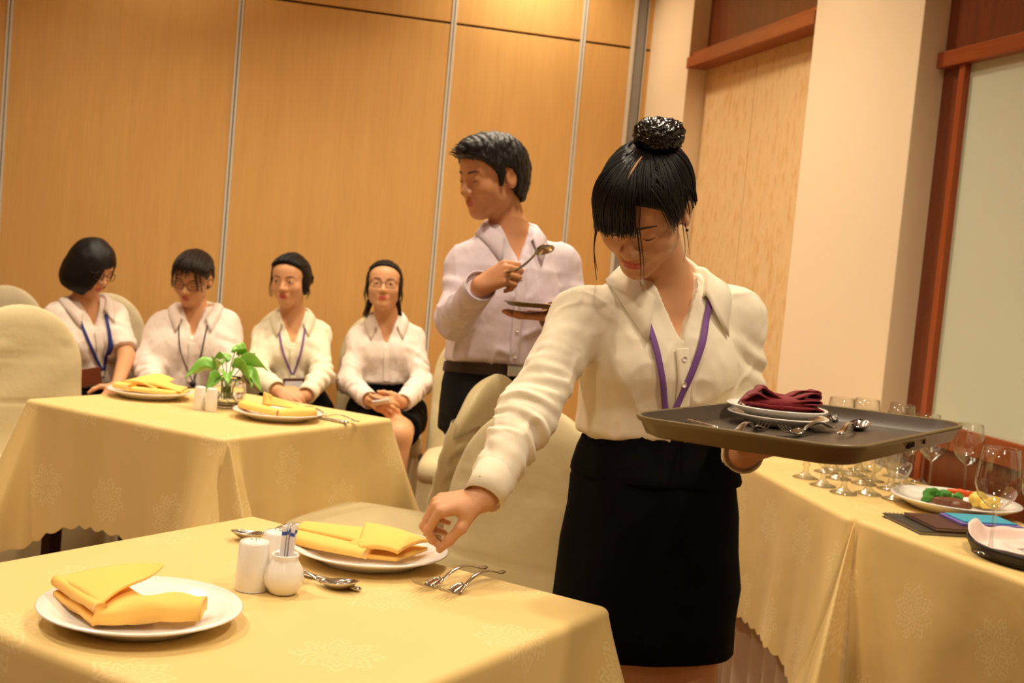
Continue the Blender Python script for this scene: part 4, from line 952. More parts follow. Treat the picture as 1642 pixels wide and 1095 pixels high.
# ---- head, in head axes (x right, y forward, z up), metres; chin at z=-.112, crown at z=.112
EYE = np.array([.031, .0695, .004])
def head_d(q, eyes=True):
    ax_ = np.abs(q[:, 0]); s = np.c_[ax_, q[:, 1], q[:, 2]]
    d = s_ell(q, (0, -.016, .030), (.0735, .094, .082))
    d = smin(d, s_ell(q, (0, .024, -.028), (.0595, .062, .076)), .03)
    d = smin(d, s_ell(q, (0, .034, .046), (.0600, .052, .048)), .03)
    d = smin(d, s_ell(q, (0, .060, -.089), (.024, .022, .019)), .035)
    d = smin(d, np.linalg.norm(s - (.040, .014, -.056), axis=1) - .020, .03)
    d = smin(d, np.linalg.norm(s - (.041, .054, -.024), axis=1) - .020, .03)
    d = smin(d, s_rc(s, (.010, .080, .024), (.044, .064, .022), .006, .006), .016)
    d = smax(d, -(s_ell(s, (.031, .1035, .004), (.017, .018, .012))), .010)
    d = smin(d, np.linalg.norm(s - EYE, axis=1) - .0158, .006)
    d = smin(d, s_rc(q, (0, .082, .012), (0, .1005, -.027), .0062, .0105), .012)
    d = smin(d, np.linalg.norm(s - (.0120, .0915, -.030), axis=1) - .0082, .007)
    d = smin(d, s_ell(q, (0, .0775, -.057), (.024, .011, .015)), .012)
    d = smin(d, s_ell(q, (0, .0848, -.0560), (.0180, .0068, .0040)), .004)
    d = smin(d, s_ell(q, (0, .0835, -.0646), (.0155, .0072, .0050)), .004)
    ear = s_ell(s, (.0745, -.012, -.002), (.0085, .0185, .031)); ear = smax(ear, -s_ell(s, (.085, -.009, .002), (.009, .0105, .018)), .006)
    return smin(d, ear, .007)
def lips(q):
    a = s_ell(q, (0, .0875, -.0560), (.0190, .012, .0044)); b = s_ell(q, (0, .0860, -.0648), (.0165, .012, .0054)); return np.clip(.5 - np.minimum(a, b) / .002, 0, 1)
def march(fn, o, d, n=60, t0=0.0, tmax=.6):
    t = np.full(len(o), t0)
    for _ in range(n): t = np.minimum(t + fn(o + d * t[:, None]) * .8, tmax)
    return o + d * t[:, None]
_hc = np.array([0, .0, .012])
def scalp(dirs, off):
    """points on the head at offset off along unit directions from the head centre"""
    dirs = np.asarray(dirs, float); dirs = dirs / np.linalg.norm(dirs, axis=1)[:, None]; off = np.broadcast_to(off, (len(dirs),)); lo_ = np.full(len(dirs), .03); hi_ = np.full(len(dirs), .30)
    for _ in range(24):
        m = (lo_ + hi_) / 2; d = head_d(_hc + dirs * m[:, None]) - off; lo_ = np.where(d < 0, m, lo_); hi_ = np.where(d < 0, hi_, m)
    return _hc + dirs * hi_[:, None]
def strands(starts, ends, n=10, off=.010, lift=.0, rng=None, rad=.0016, jitter=.02, taper=True):
    """tufts swept over the scalp from start to end directions"""
    mb = MB(); rng = rng or np.random.default_rng(0); t = np.linspace(0, 1, n); m = len(starts)
    A = np.asarray(starts, float); B = np.asarray(ends, float); A = A / np.linalg.norm(A, axis=1)[:, None]; B = B / np.linalg.norm(B, axis=1)[:, None]
    om = np.arccos(np.clip((A * B).sum(1), -1, 1))[:, None, None] + 1e-6
    W = (np.sin((1 - t)[None, :, None] * om) * A[:, None] + np.sin(t[None, :, None] * om) * B[:, None]) / np.sin(om)
    W = W + rng.normal(size=(m, 1, 3)) * jitter * np.sin(t * math.pi)[None, :, None]
    o_ = off + rng.uniform(-.0025, .0025, (m, 1)) + lift * np.sin(t * math.pi)[None]
    P = scalp(W.reshape(-1, 3), o_.reshape(-1)).reshape(m, n, 3)
    for p in P: mb.tube(p, rad * (1 - .55 * t ** 3) if taper else rad, 5)
    return mb
def hand(w_, d, back, side, curls, thumb=None, sc=1.0, spread=.0):
    """side=+1 right hand, -1 left; returns list of (a,b,ra,rb,k) cones, palm first"""
    Y = nrm(d); Z = nrm(np.asarray(back) - Y * (np.asarray(back) @ Y)); X = -side * np.cross(Y, Z); w_ = np.asarray(w_)
    L = lambda p: w_ + sc * (X * p[0] + Y * p[1] + Z * p[2]); out = []
    kn = [(.0275, .086, 0), (.0092, .091, .002), (-.0095, .086, .001), (-.0262, .076, -.002)]
    for k in kn: out.append((L((k[0] * .5, .0, 0)), L((k[0], k[1] - .006, k[2] - .002)), .0135 * sc, .0108 * sc, .014 * sc))
    out.append((L((.012, .012, -.004)), L((.030, .040, -.010)), .014 * sc, .0125 * sc, .012 * sc))
    lens = [(.041, .024, .020), (.045, .027, .021), (.041, .025, .021), (.032, .019, .018)]
    for i, (k, ls) in enumerate(zip(kn, lens)):
        a = 0; p = np.array(k); sp = spread * (1.5 - i)
        for j, l in enumerate(ls):
            a += math.radians(curls[i][j]); q = p + l * np.array([math.sin(sp) * math.cos(a), math.cos(sp) * math.cos(a), -math.sin(a)])
            r0, r1 = ((.0092, .0083), (.0083, .0074), (.0074, .0062))[j]; f = .9 if i == 3 else 1
            out.append((L(p), L(q), r0 * sc * f, r1 * sc * f, .0035)); p = q
    th = thumb or [(.75, .62, -.25), (.45, .85, -.3), (.2, .95, -.25)]
    p = np.array((.024, .024, -.008))
    for j, (v, l) in enumerate(zip(th, (.040, .031, .026))):
        q = p + nrm(v) * l; r0, r1 = ((.0125, .0105), (.0102, .0092), (.0092, .0070))[j]; out.append((L(p), L(q), r0 * sc, r1 * sc, .006)); p = q
    return out
MT['hair'] = mat('black_hair', lin(22, 17, 15), .46, spec=.35, bump=(220, .35, .002)); MT['hair_brown'] = mat('dark_brown_hair', lin(40, 26, 19), .46, spec=.35, bump=(220, .35, .002))
MT['brow'] = mat('soft_dark_brow', lin(58, 38, 28), .7); MT['eye_white'] = mat('eye_white', lin(226, 214, 204), .3); MT['iris'] = mat('dark_iris', lin(34, 22, 16), .15); MT['lash'] = mat('lash_line', lin(30, 20, 16), .6); MT['frame'] = mat('dark_spectacle_frame', lin(40, 30, 28), .35); MT['lens'] = None
def skin_mat(name, c, lip):
    m = mat(name, lin(*c), .48, spec=.4, bump=(260, .08, .0006), sss=.0); nt = m.node_tree; N = nt.nodes; L = nt.links
    a = N.new('ShaderNodeAttribute'); a.attribute_name = 'lip'; mx = N.new('ShaderNodeMix'); mx.data_type = 'RGBA'; mx.inputs['A'].default_value = lin(*c); mx.inputs['B'].default_value = lin(*lip)
    L.new(a.outputs['Fac'], mx.inputs['Factor']); L.new(mx.outputs['Result'], N['Principled BSDF'].inputs['Base Color']); return m
def shirt_mat(name, c): return mat(name, lin(*c), .8, spec=.25, bump=(15, .55, .009, (1, 1, .42)), sheen=.12)
MT['black_cloth'] = mat('black_skirt_cloth', lin(9, 8, 8), .9, spec=.12, bump=(900, .2, .0006))
MT['trouser'] = mat('black_trouser_cloth', lin(20, 19, 22), .8, spec=.25, bump=(900, .2, .0006))
MT['button'] = mat('pearl_button', lin(236, 228, 214), .3)

FEM = dict(t=[-.12, 0, .12, .30, .45, .62, .78, .88, .96, 1.04], rx=[.150, .162, .160, .126, .129, .139, .140, .112, .066, .048], ry=[.10, .108, .105, .090, .090, .094, .088, .072, .056, .046], oy=[-.01, -.012, -.012, 0, .002, .004, -.004, -.008, -.010, -.008])
MALE = dict(t=[-.12, 0, .12, .30, .45, .62, .78, .88, .96, 1.04], rx=[.155, .163, .160, .150, .156, .172, .172, .135, .078, .056], ry=[.11, .112, .110, .106, .108, .114, .106, .084, .064, .054], oy=[-.01, -.01, -.01, 0, .004, .008, 0, -.006, -.008, -.006])
class Fig:
    def __init__(s, name, label, base, build=FEM, height=1.0):
        s.root = empty('person', base); tag(s.root, label, 'person'); s.cones = []; s.J = {}; s.prof = build; s.bs = height; s.bust = None
    def torso(s, pelvis, neck, right_sh, left_sh, bust=.0):
        s.pel, s.nb = np.asarray(pelvis), np.asarray(neck); s.rs, s.ls = np.asarray(right_sh), np.asarray(left_sh)
        z = nrm(s.nb - s.pel); x = s.rs - s.ls; x = nrm(x - z * (x @ z)); y = np.cross(z, x); s.R = np.stack([x, y, z], 1); s.Lt = np.linalg.norm(s.nb - s.pel); s.bustr = bust
    def loc(s, P): return (P - s.pel) @ s.R
    def wor(s, q): return np.asarray(q) @ s.R.T + s.pel
    def d_torso(s, P, e=0.0, ex=None):
        q = s.loc(P); t = q[:, 2] / s.Lt; p = s.prof; g = s.bs
        rx = np.interp(t, p['t'], p['rx']) * g + e; ry = np.interp(t, p['t'], p['ry']) * g + e; oy = np.interp(t, p['t'], p['oy'])
        if ex is not None: x_ = np.interp(t, ex[0], ex[1]); rx = rx + x_; ry = ry + x_ * .8
        d = (np.sqrt((q[:, 0] / rx) ** 2 + ((q[:, 1] - oy) / ry) ** 2) - 1) * np.minimum(rx, ry)
        lo = -.12 * s.Lt; d = np.maximum(d, np.maximum(lo - q[:, 2], q[:, 2] - 1.04 * s.Lt))
        sl = s.wor(np.array([0, -.008, .90 * s.Lt]))
        for sh in (s.rs, s.ls): d = smin(d, s_rc(P, sl, sh, .050 * g + e, .042 * g + e), .05)
        if s.bustr > 0:
            qs = np.c_[np.abs(q[:, 0]), q[:, 1:]]; d = smin(d, s_ell(qs, (.062, .062 * g, .655 * s.Lt), np.array((.056, .046, .058)) * s.bustr + e), .05)
        return d
    def head(s, c, yaw, pitch, roll=0, sc=1.0):
        s.hc = np.asarray(c); s.HR = facing(yaw, pitch, roll); s.hs = sc
        s.nk0 = s.h2w(np.array([[0, -.022, -.045]]))[0]; s.nk1 = s.wor(np.array([0, -.004, 1.0 * s.Lt]))
    def h2w(s, q): return np.asarray(q) @ (s.HR * s.hs).T + s.hc
    def w2h(s, P): return (P - s.hc) @ s.HR / s.hs
    def arm(s, side, el, wr):
        sh = s.rs if side > 0 else s.ls; s.J[side] = (sh, np.asarray(el), np.asarray(wr)); g = s.bs
        s.cones += [(sh, el, .045 * g, .037 * g, .02), (el, wr, .037 * g, .0245 * g, .012)]
    def legs(s, hips, knees, ankles):
        g = s.bs
        for h, k, a in zip(hips, knees, ankles):
            h, k, a = map(np.asarray, (h, k, a)); s.cones += [(h, k, .082 * g, .052 * g, .05), (k, a, .052 * g, .034 * g, .03)]
            f = nrm((k - h) * (1, 1, 0) + 1e-6); s.cones.append((a + np.array([0, 0, -.03]), a + f * .15 + np.array([0, 0, -.055]), .034, .026, .03))
    def skin_d(s, P):
        if len(P) > 12000: return np.concatenate([s.skin_d(P[i:i + 12000]) for i in range(0, len(P), 12000)])
        d = np.full(len(P), 1.0); lo, hi = P.min(0), P.max(0)
        def near(c, R):
            if ((np.maximum(lo - c, 0) + np.maximum(c - hi, 0)) ** 2).sum() > R * R: return ()
            v = P - c; return np.where(np.einsum('ij,ij->i', v, v) < R * R)[0]
        def put(idx, val, k): d[idx] = smin(d[idx], val, k)
        m = near((s.pel + s.nb) / 2, .52)
        if len(m): d[m] = s.d_torso(P[m], -.009)
        m = near((s.nk0 + s.nk1) / 2, .22)
        if len(m): put(m, s_rc(P[m], s.nk0, s.nk1, .049 * s.hs, .052 * s.hs), .03)
        m = near(s.hc, .24)
        if len(m): put(m, head_d(s.w2h(P[m])) * s.hs, .018)
        for a, b, ra, rb, k in s.cones:
            a = np.asarray(a); b = np.asarray(b); m = near((a + b) / 2, np.linalg.norm(b - a) / 2 + max(ra, rb) + .05)
            if len(m): put(m, s_rc(P[m], a, b, ra, rb), k)
        return d
    def bounds(s, extra=()):
        pts = [s.hc + .13, s.hc - .13, s.pel + .2, s.pel - .2] + [c[i] for c in s.cones for i in (0, 1)] + list(extra); pts = np.array(pts)
        return pts.min(0) - .09, pts.max(0) + .09
    def make_skin(s, m, h=.0045):
        lo, hi = s.bounds(); V, F, N = surface(s.skin_d, lo, hi, h)
        L = np.zeros(len(V)); q = s.w2h(V); k = np.linalg.norm(q, axis=1) < .16; L[k] = lips(q[k])
        s.body = obj('body', V, F, m, s.root, world=True, attr={'lip': L}); return s.body
    # ---- shirt
    def shirt_d(s, P, cfg):
        d = s.d_torso(P, cfg.get('ease', .008), cfg.get('ex')); q = s.loc(P)
        zt = cfg.get('cut', .26) * s.Lt; d = smax(d, zt - q[:, 2], .02)
        # neck opening
        d = smax(d, q[:, 2] - 1.03 * s.Lt, .006); ne = nrm(s.nk0 - s.nk1); d = smax(d, -s_rc(P, s.nk1 - ne * .02, s.nk1 + ne * .12, .054 * s.hs, .056 * s.hs), .006)
        v = cfg.get('vneck'); 
        if v: c = np.maximum(np.abs(q[:, 0]) - (q[:, 2] - v * s.Lt) * cfg.get('vslope', .48), .015 - q[:, 1]); d = np.maximum(d, -c)
        for side, (sh, el, wr) in s.J.items():
            a = cfg.get('arm', (.056, .050, .046, .036)); L = cfg.get('len', {}).get(side, 1.0)
            q1 = s_rc(P, sh, el, a[0], a[1]); 
            if L >= 1: 
                w2 = el + (wr - el) * .97; q2 = s_rc(P, el, w2, a[2] if len(a) > 4 else a[1], a[3]); q1 = smin(q1, q2, .02); q1 = np.maximum(q1, (P - w2) @ nrm(wr - el))
            else: e2 = sh + (el - sh) * L; q1 = s_rc(P, sh, e2, a[0], a[1]); q1 = np.maximum(q1, (P - e2) @ nrm(el - sh))
            d = smin(d, q1, cfg.get('armk', .03))
        for (a, b, ra, rb, k) in cfg.get('extra', ()): d = smin(d, s_rc(P, a, b, ra, rb), k)
        return d
    def make_shirt(s, m, cfg, h=.006, wr=.004, seed=0, armfolds=(), name='shirt'):
        s.cfg = cfg; s.sh = lambda P: s.shirt_d(P, cfg); ext = [j + o for J in s.J.values() for j in J for o in (-.06, .06)]
        pts = np.array([s.pel, s.nb + s.R[:, 2] * .05, s.rs, s.ls] + ext + [c[i] for c in cfg.get('extra', ()) for i in (0, 1)]); V, F, N = surface(s.sh, pts.min(0) - .2, pts.max(0) + .2, h)
        q = s.loc(V); W_ = np.zeros(len(V))
        n1 = noise3(q * (1, 1, .42), 7.5, seed, 2); n2 = noise3(q * (1.2, 1, .8), 13, seed + 5, 2)
        env = .35 + .65 * np.clip((.75 * s.Lt - q[:, 2]) / (.45 * s.Lt), 0, 1)
        W_ += wr * 2.0 * (1.0 - np.clip(np.abs(n1) * 1.6, 0, 1)) ** 3 * env + wr * .5 * n2 - wr * .5
        for (a, b, amp, lam, tw, c0, c1) in armfolds:
            a = np.asarray(a); b = np.asarray(b); L = np.linalg.norm(b - a); ax_ = (b - a) / L; t = (V - a) @ ax_; rad = V - a - t[:, None] * ax_; rl = np.linalg.norm(rad, axis=1); u = nrm(np.cross(ax_, (0.3, .2, 1))); v = np.cross(ax_, u); th = np.arctan2(rad @ v, rad @ u)
            e = np.exp(-((t / L - (c0 + c1) / 2) / ((c1 - c0) / 2)) ** 4) * (rl < .085)
            ph = 6.28 * t / lam + tw * np.sin(th + 1.1 * np.sin(t * 20)) + 2.5 * noise3(V, 5, seed + 9, 1)
            W_ += amp * e * (np.sin(ph) * (.6 + .4 * np.sin(th * 2 + t * 25)))
        V = V + N * W_[:, None]
        s.shirt = obj(name, V, F, m, s.root, world=True); return s.shirt
    def front(s, xz, fn=None, lift=.003):
        """points on the garment front at torso-frame (x, z)"""
        fn = fn or s.sh; xz = np.asarray(xz, float); o = s.wor(np.c_[xz[:, 0], np.full(len(xz), .32), xz[:, 1]]); d = np.broadcast_to(-s.R[:, 1], o.shape); p = march(fn, o, d, 60, 0, .6); return p + s.R[:, 1] * lift
    def ribbon(s, xz, width, m, name, parent=None, t=.0016, lift=.004):
        """flat band lying on the shirt front through torso-frame points"""
        xz = spline(np.asarray(xz, float), 26); T = np.gradient(xz, axis=0); T /= np.linalg.norm(T, axis=1)[:, None]; S_ = np.c_[-T[:, 1], T[:, 0]]
        rows = [s.front(xz + S_ * width * k, lift=lift) for k in (-.5, -.17, .17, .5)]
        return obj(name, *thick_sheet(np.stack(rows, 1), t), m, parent or s.root, world=parent is None)
    def push(s, P, D_, gap, n=14):
        """lift points clear of the shirt along the given directions"""
        P = P.copy()
        for _ in range(n): P += D_ * np.clip(gap - s.sh(P), 0, .006)[:, None]
        return P
    def collar(s, m, open_=28, w=.042, point=.026, rn=.058, zoff=.0, parent=None, spread=.0, up=.020, drop=.055, wide=.012):
        n = 61; G = []; c = s.wor(np.array([0, -.006, s.Lt * .985 + zoff])); nz_ = nrm(.75 * s.R[:, 2] + .25 * nrm(s.nk0 - s.nk1)); fr = nrm(s.R[:, 1] - nz_ * (s.R[:, 1] @ nz_)); X = np.cross(fr, nz_); D_ = []
        for k in np.linspace(-1, 1, n):
            a = abs(k); ph = math.pi + k * math.pi * (1 - open_ / 180); sx, cy = math.sin(ph), math.cos(ph); D_.append(nrm(X * sx * .4 + fr * cy * (.4 + .5 * a ** 3) + nz_ * (1 - .5 * a ** 3)))
            zt = up + .020 * (1 - a ** 2) - drop * a ** 3; rt2 = rn * s.hs + wide * a ** 2
            row = []
            for (r, z) in ((rt2 + .001, zt - .030), (rt2 - .001, zt - .004), (rt2 + .002, zt), (rt2 + .006, zt - .003), (rt2 + .016 + .004 * a, zt - w * .5 - point * .25 * a ** 5), (rt2 + .024 + (.014 + spread) * a ** 4, zt - w - point * a ** 7)):
                row.append(c + X * (sx * r) * (1 + .1 * (1 - a)) + fr * (cy * r * 1.0) + nz_ * z)
            G.append(row)
        G = np.array(G); D_ = np.array(D_); G[:, 4] = s.push(G[:, 4], D_, .008); G[:, 5] = s.push(G[:, 5], D_, .0040); G[:, 3] = s.push(G[:, 3], D_, .010); G[:, 2] = s.push(G[:, 2], D_, .007)
        s.col = obj('collar', *thick_sheet(G, .0022), m, s.root, world=True); return s.col
    def cuff(s, side, m, r=.034, L=.055, flare=1.0, name='cuff'):
        sh, el, wr = s.J[side]; ax_ = nrm(wr - el); a = wr - ax_ * L * .92; b = wr + ax_ * .006; n = 36; u = nrm(np.cross(ax_, (0.2, .1, 1))); v = np.cross(ax_, u); G = []
        for k in range(n):
            th = 2 * math.pi * k / n; e = u * math.cos(th) + v * math.sin(th); G.append([a + e * (r * 1.06), a + e * (r * 1.12) + ax_ * .004, (a + b) / 2 + e * r * 1.08 * flare, b + e * r * 1.06 * flare, b + e * (r * .98 * flare) - ax_ * .001, (a + b) / 2 + e * r * .97])
        G = np.array(G); return obj(name, G.reshape(-1, 3), [f[::-1] for f in grid_faces(n, 6, cu=True)], m, s.root, world=True)
    # ---- face details
    def face(s, mode='open', brow=True, gaze=(0, 0), browm='brow', bw=.0017):
        f = lambda Q: head_d(Q)
        for sd in (-1, 1):
            c = EYE * (sd, 1, 1)
            def patch(name, r, shape, m, par, mx=0, mz=0):
                G = []
                for u in np.linspace(-1, 1, 15):
                    row = []
                    for v in np.linspace(-1, 1, 7):
                        x, z = shape(u, v); x += mx; z += mz; y = math.sqrt(max(1e-6, r * r - x * x - z * z)); row.append(c + np.array([x, y, z]))
                    G.append(row)
                G = np.array(G); return obj(name, s.h2w(G.reshape(-1, 3)), grid_faces(15, 7), m, par, world=True)
            if mode == 'open':
                e = patch('eye', .0166, lambda u, v: (u * .0122, (.0038 * (1 - u * u) * v if v > 0 else .0030 * (1 - u * u) * v) + .0008 * u * sd), MT['eye_white'], s.root)
                i = patch('iris', .0169, lambda u, v: (.0050 * u, .0036 * v * math.sqrt(max(0, 1 - u * u))), MT['iris'], s.root, gaze[0], gaze[1])
            zz = .0040 if mode == 'open' else -.0040
            sg = 1 if mode == 'open' else -1
            l = patch('lash_line', .0170, lambda u, v: (u * .0132, zz * sg * (1 - u * u) * sg + (.0008 if mode == 'open' else .0012) * v * (1 - .6 * abs(u)) + .001 * u * sd), MT['lash'], s.root)
            if brow:
                xs = np.linspace(.013, .047, 12); zs = .0240 + .0038 * np.sin((xs - .013) / .034 * 2.5) ; o = np.c_[xs * sd, np.full(12, .16), zs]
                P = march(f, o, np.broadcast_to(np.array([0, -1., 0]), o.shape), 50, 0, .2); mb = MB(); mb.tube(P + (0, .0004, 0), bw * np.sin(np.linspace(.5, 2.9, 12)) + .0004, 6, flat=(1, 1)); mb.v = [s.h2w(v) for v in mb.v]; mb.build('eyebrow', MT[browm], s.root, world=True)
    def spectacles(s, w=.0245, hgt=.0165, tilt=0):
        g = MB(); y0 = .094
        r = None
        for sd in (-1, 1):
            ring = [(sd * .0325 + w * math.copysign(abs(math.cos(a)) ** .55, math.cos(a)), y0 - .10 * abs(abs(sd * .0325 + w * math.cos(a)) - .02) , .002 + hgt * math.copysign(abs(math.sin(a)) ** .6, math.sin(a))) for a in np.linspace(0, 2 * math.pi, 32, endpoint=False)]
            g.tube(ring, .0013, 6, closed=True); g.tube([(sd * .0562, y0 - .004, .008), (sd * .066, y0 - .012, .009), (sd * .074, .045, .009), (sd * .080, -.005, .008), (sd * .079, -.025, -.006)], .0013, 6)
        g.tube([(-.0095, y0 + .001, .006), (0, y0 + .004, .008), (.0095, y0 + .001, .006)], .0013, 6)
        g.v = [s.h2w(v) for v in g.v]; return g.build('spectacles', MT['frame'], s.root, world=True)
    def sdf_part(s, name, fn, lo, hi, h, m, wr=0, seed=0, freq=60, parent=None):
        """part modelled in head axes"""
        V, F, N = surface(fn, lo, hi, h)
        if wr: V = V + N * (wr * noise3(V, freq, seed, 2))[:, None]
        return obj(name, s.h2w(V), F, m, parent or s.root, world=True)
    def tufts(s, mb, name, m): mb.v = [s.h2w(v) for v in mb.v]; return mb.build(name, m, s.root, world=True)
def cap_d(q, thick=.011, tilt=.015, k=.008, slope=1.0, side=0.0):
    """close hair cap: offset of the skull behind a slanted hairline"""
    d = np.minimum(s_ell(q, (0, -.016, .030), (.0735, .094, .082)), 9); d = smin(d, s_ell(q, (0, .034, .046), (.0600, .052, .048)), .03); d = smin(d, s_ell(q, (0, -.03, -.02), (.066, .066, .075)), .03)
    sx_ = np.c_[np.abs(q[:, 0]), q[:, 1:]]; d = smax(d - thick, (q[:, 1] * slope - q[:, 2] - tilt) / math.hypot(1, slope), k)
    if side: return smin(d, s_ell(sx_, (.064, -.008, .006), (.016 * side, .040, .066)), .012)
    return smax(d, -s_ell(sx_, (.085, .002, -.016), (.030, .030, .048)), .006)
def skirt_loft(fig, stations, m, name='skirt', n=64, wr=.003, seed=0):
    """stations: (centre, right vec*rx, fwd vec*ry) rings top to bottom, closed top, open hem turned in"""
    R = []
    for i, (c, X, Y) in enumerate(stations):
        ring = []
        for k in range(n):
            a = 2 * math.pi * k / n; ca, sa = math.cos(a), math.sin(a); p = .85; q = c + X * math.copysign(abs(ca) ** p, ca) + Y * math.copysign(abs(sa) ** p, sa); ring.append(q)
        R.append(ring)
    R = np.array(R); S_ = len(stations)
    c = np.array([st[0] for st in stations]); out = R - c[:, None]; out /= np.linalg.norm(out, axis=2)[..., None]
    nz = noise3(R.reshape(-1, 3) * (1, 1, 1.6), 5, seed, 2).reshape(S_, n); R = R + out * (wr * nz)[..., None]
    inner = R[-1] - out[-1] * .004
    V = np.vstack([R.reshape(-1, 3), inner, (R[-3] - out[-3] * .006)]); F = grid_faces(S_ + 2, n, cv=True); F.append(list(range(n))[::-1])
    return obj(name, V, [f for f in F], m, fig.root, world=True)
# ------------------------------------------------------------------ the waitress
SK1 = skin_mat('skin_waitress', (206, 150, 108), (190, 84, 66)); SK2 = skin_mat('skin_man', (196, 136, 94), (176, 96, 74)); SK3 = skin_mat('skin_seated', (216, 160, 116), (196, 84, 70))
WH1 = shirt_mat('ivory_shirt_cotton', (240, 228, 204)); WHP = shirt_mat('white_shirt_cotton', (238, 222, 210)); LAV = shirt_mat('lavender_shirt_cotton', (214, 198, 206)); WH3 = shirt_mat('cream_shirt_cotton', (238, 228, 200))
MT['purple_band'] = mat('purple_lanyard', lin(118, 74, 140), .7); MT['blue_band'] = mat('blue_lanyard', lin(36, 44, 120), .7); MT['dark_cord'] = mat('black_cord', lin(30, 26, 28), .6)
def hairline(n, jit, rng, fz=0.0):
    az = np.linspace(0, 2 * math.pi, n, endpoint=False) + rng.normal(size=n) * .02; sx, cy = np.sin(az), np.cos(az)
    a_ = np.degrees(np.abs((az + math.pi) % (2 * math.pi) - math.pi)); return np.c_[.074 * sx, .088 * cy, .088 * cy - .027 + fz + .058 * np.exp(-((a_ - 92) / 26) ** 2)] + rng.normal(size=(n, 3)) * jit
def updo(f, target, m, n=240, seed=1, off=.0115, rad=.0019, ring=.03, thick=.010, name='hair', tilt=.012, side=0.0, k=.008):
    rng = np.random.default_rng(seed); st = hairline(n, .002, rng, .010 - (tilt - .012)); t = nrm(target); u = nrm(np.cross(t, (1, 0, .1))); v = np.cross(t, u)
    en = []
    for s_ in st: w_ = nrm(s_) - t * (nrm(s_) @ t); en.append(t * .1 + nrm(w_) * ring)
    mb = strands(st, np.array(en), 11, off, .002, rng, rad, .015, taper=False)
    V, F, N = surface(lambda q: cap_d(q, thick, tilt, k, side=side), (-.11, -.14, -.12), (.11, .11, .14), .004); mb.add(V, F)
    return f.tufts(mb, name, m)
def wisps(f, m, n, seed, z1=-.10, spread=.012):
    """fine loose hairs falling in front of the ears and along the hairline"""
    rng = np.random.default_rng(seed); mb = MB()
    for k in range(n):
        s_ = -1 if k % 2 else 1; y = .035 - .06 * rng.random(); P = spline([(s_ * (.062 + .006 * rng.random()), y + .01, .045), (s_ * (.079 + .003 * rng.random()), y, .0), (s_ * (.078 + spread * rng.random()), y - .01 + .02 * rng.random(), -.05), (s_ * (.070 + spread * rng.random()), y - .01 + .02 * rng.random(), z1 + .04 * rng.random())], 12)
        mb.tube(P, .0011 * np.linspace(1, .3, len(P)), 5)
    return f.tufts(mb, 'loose_strand', m)
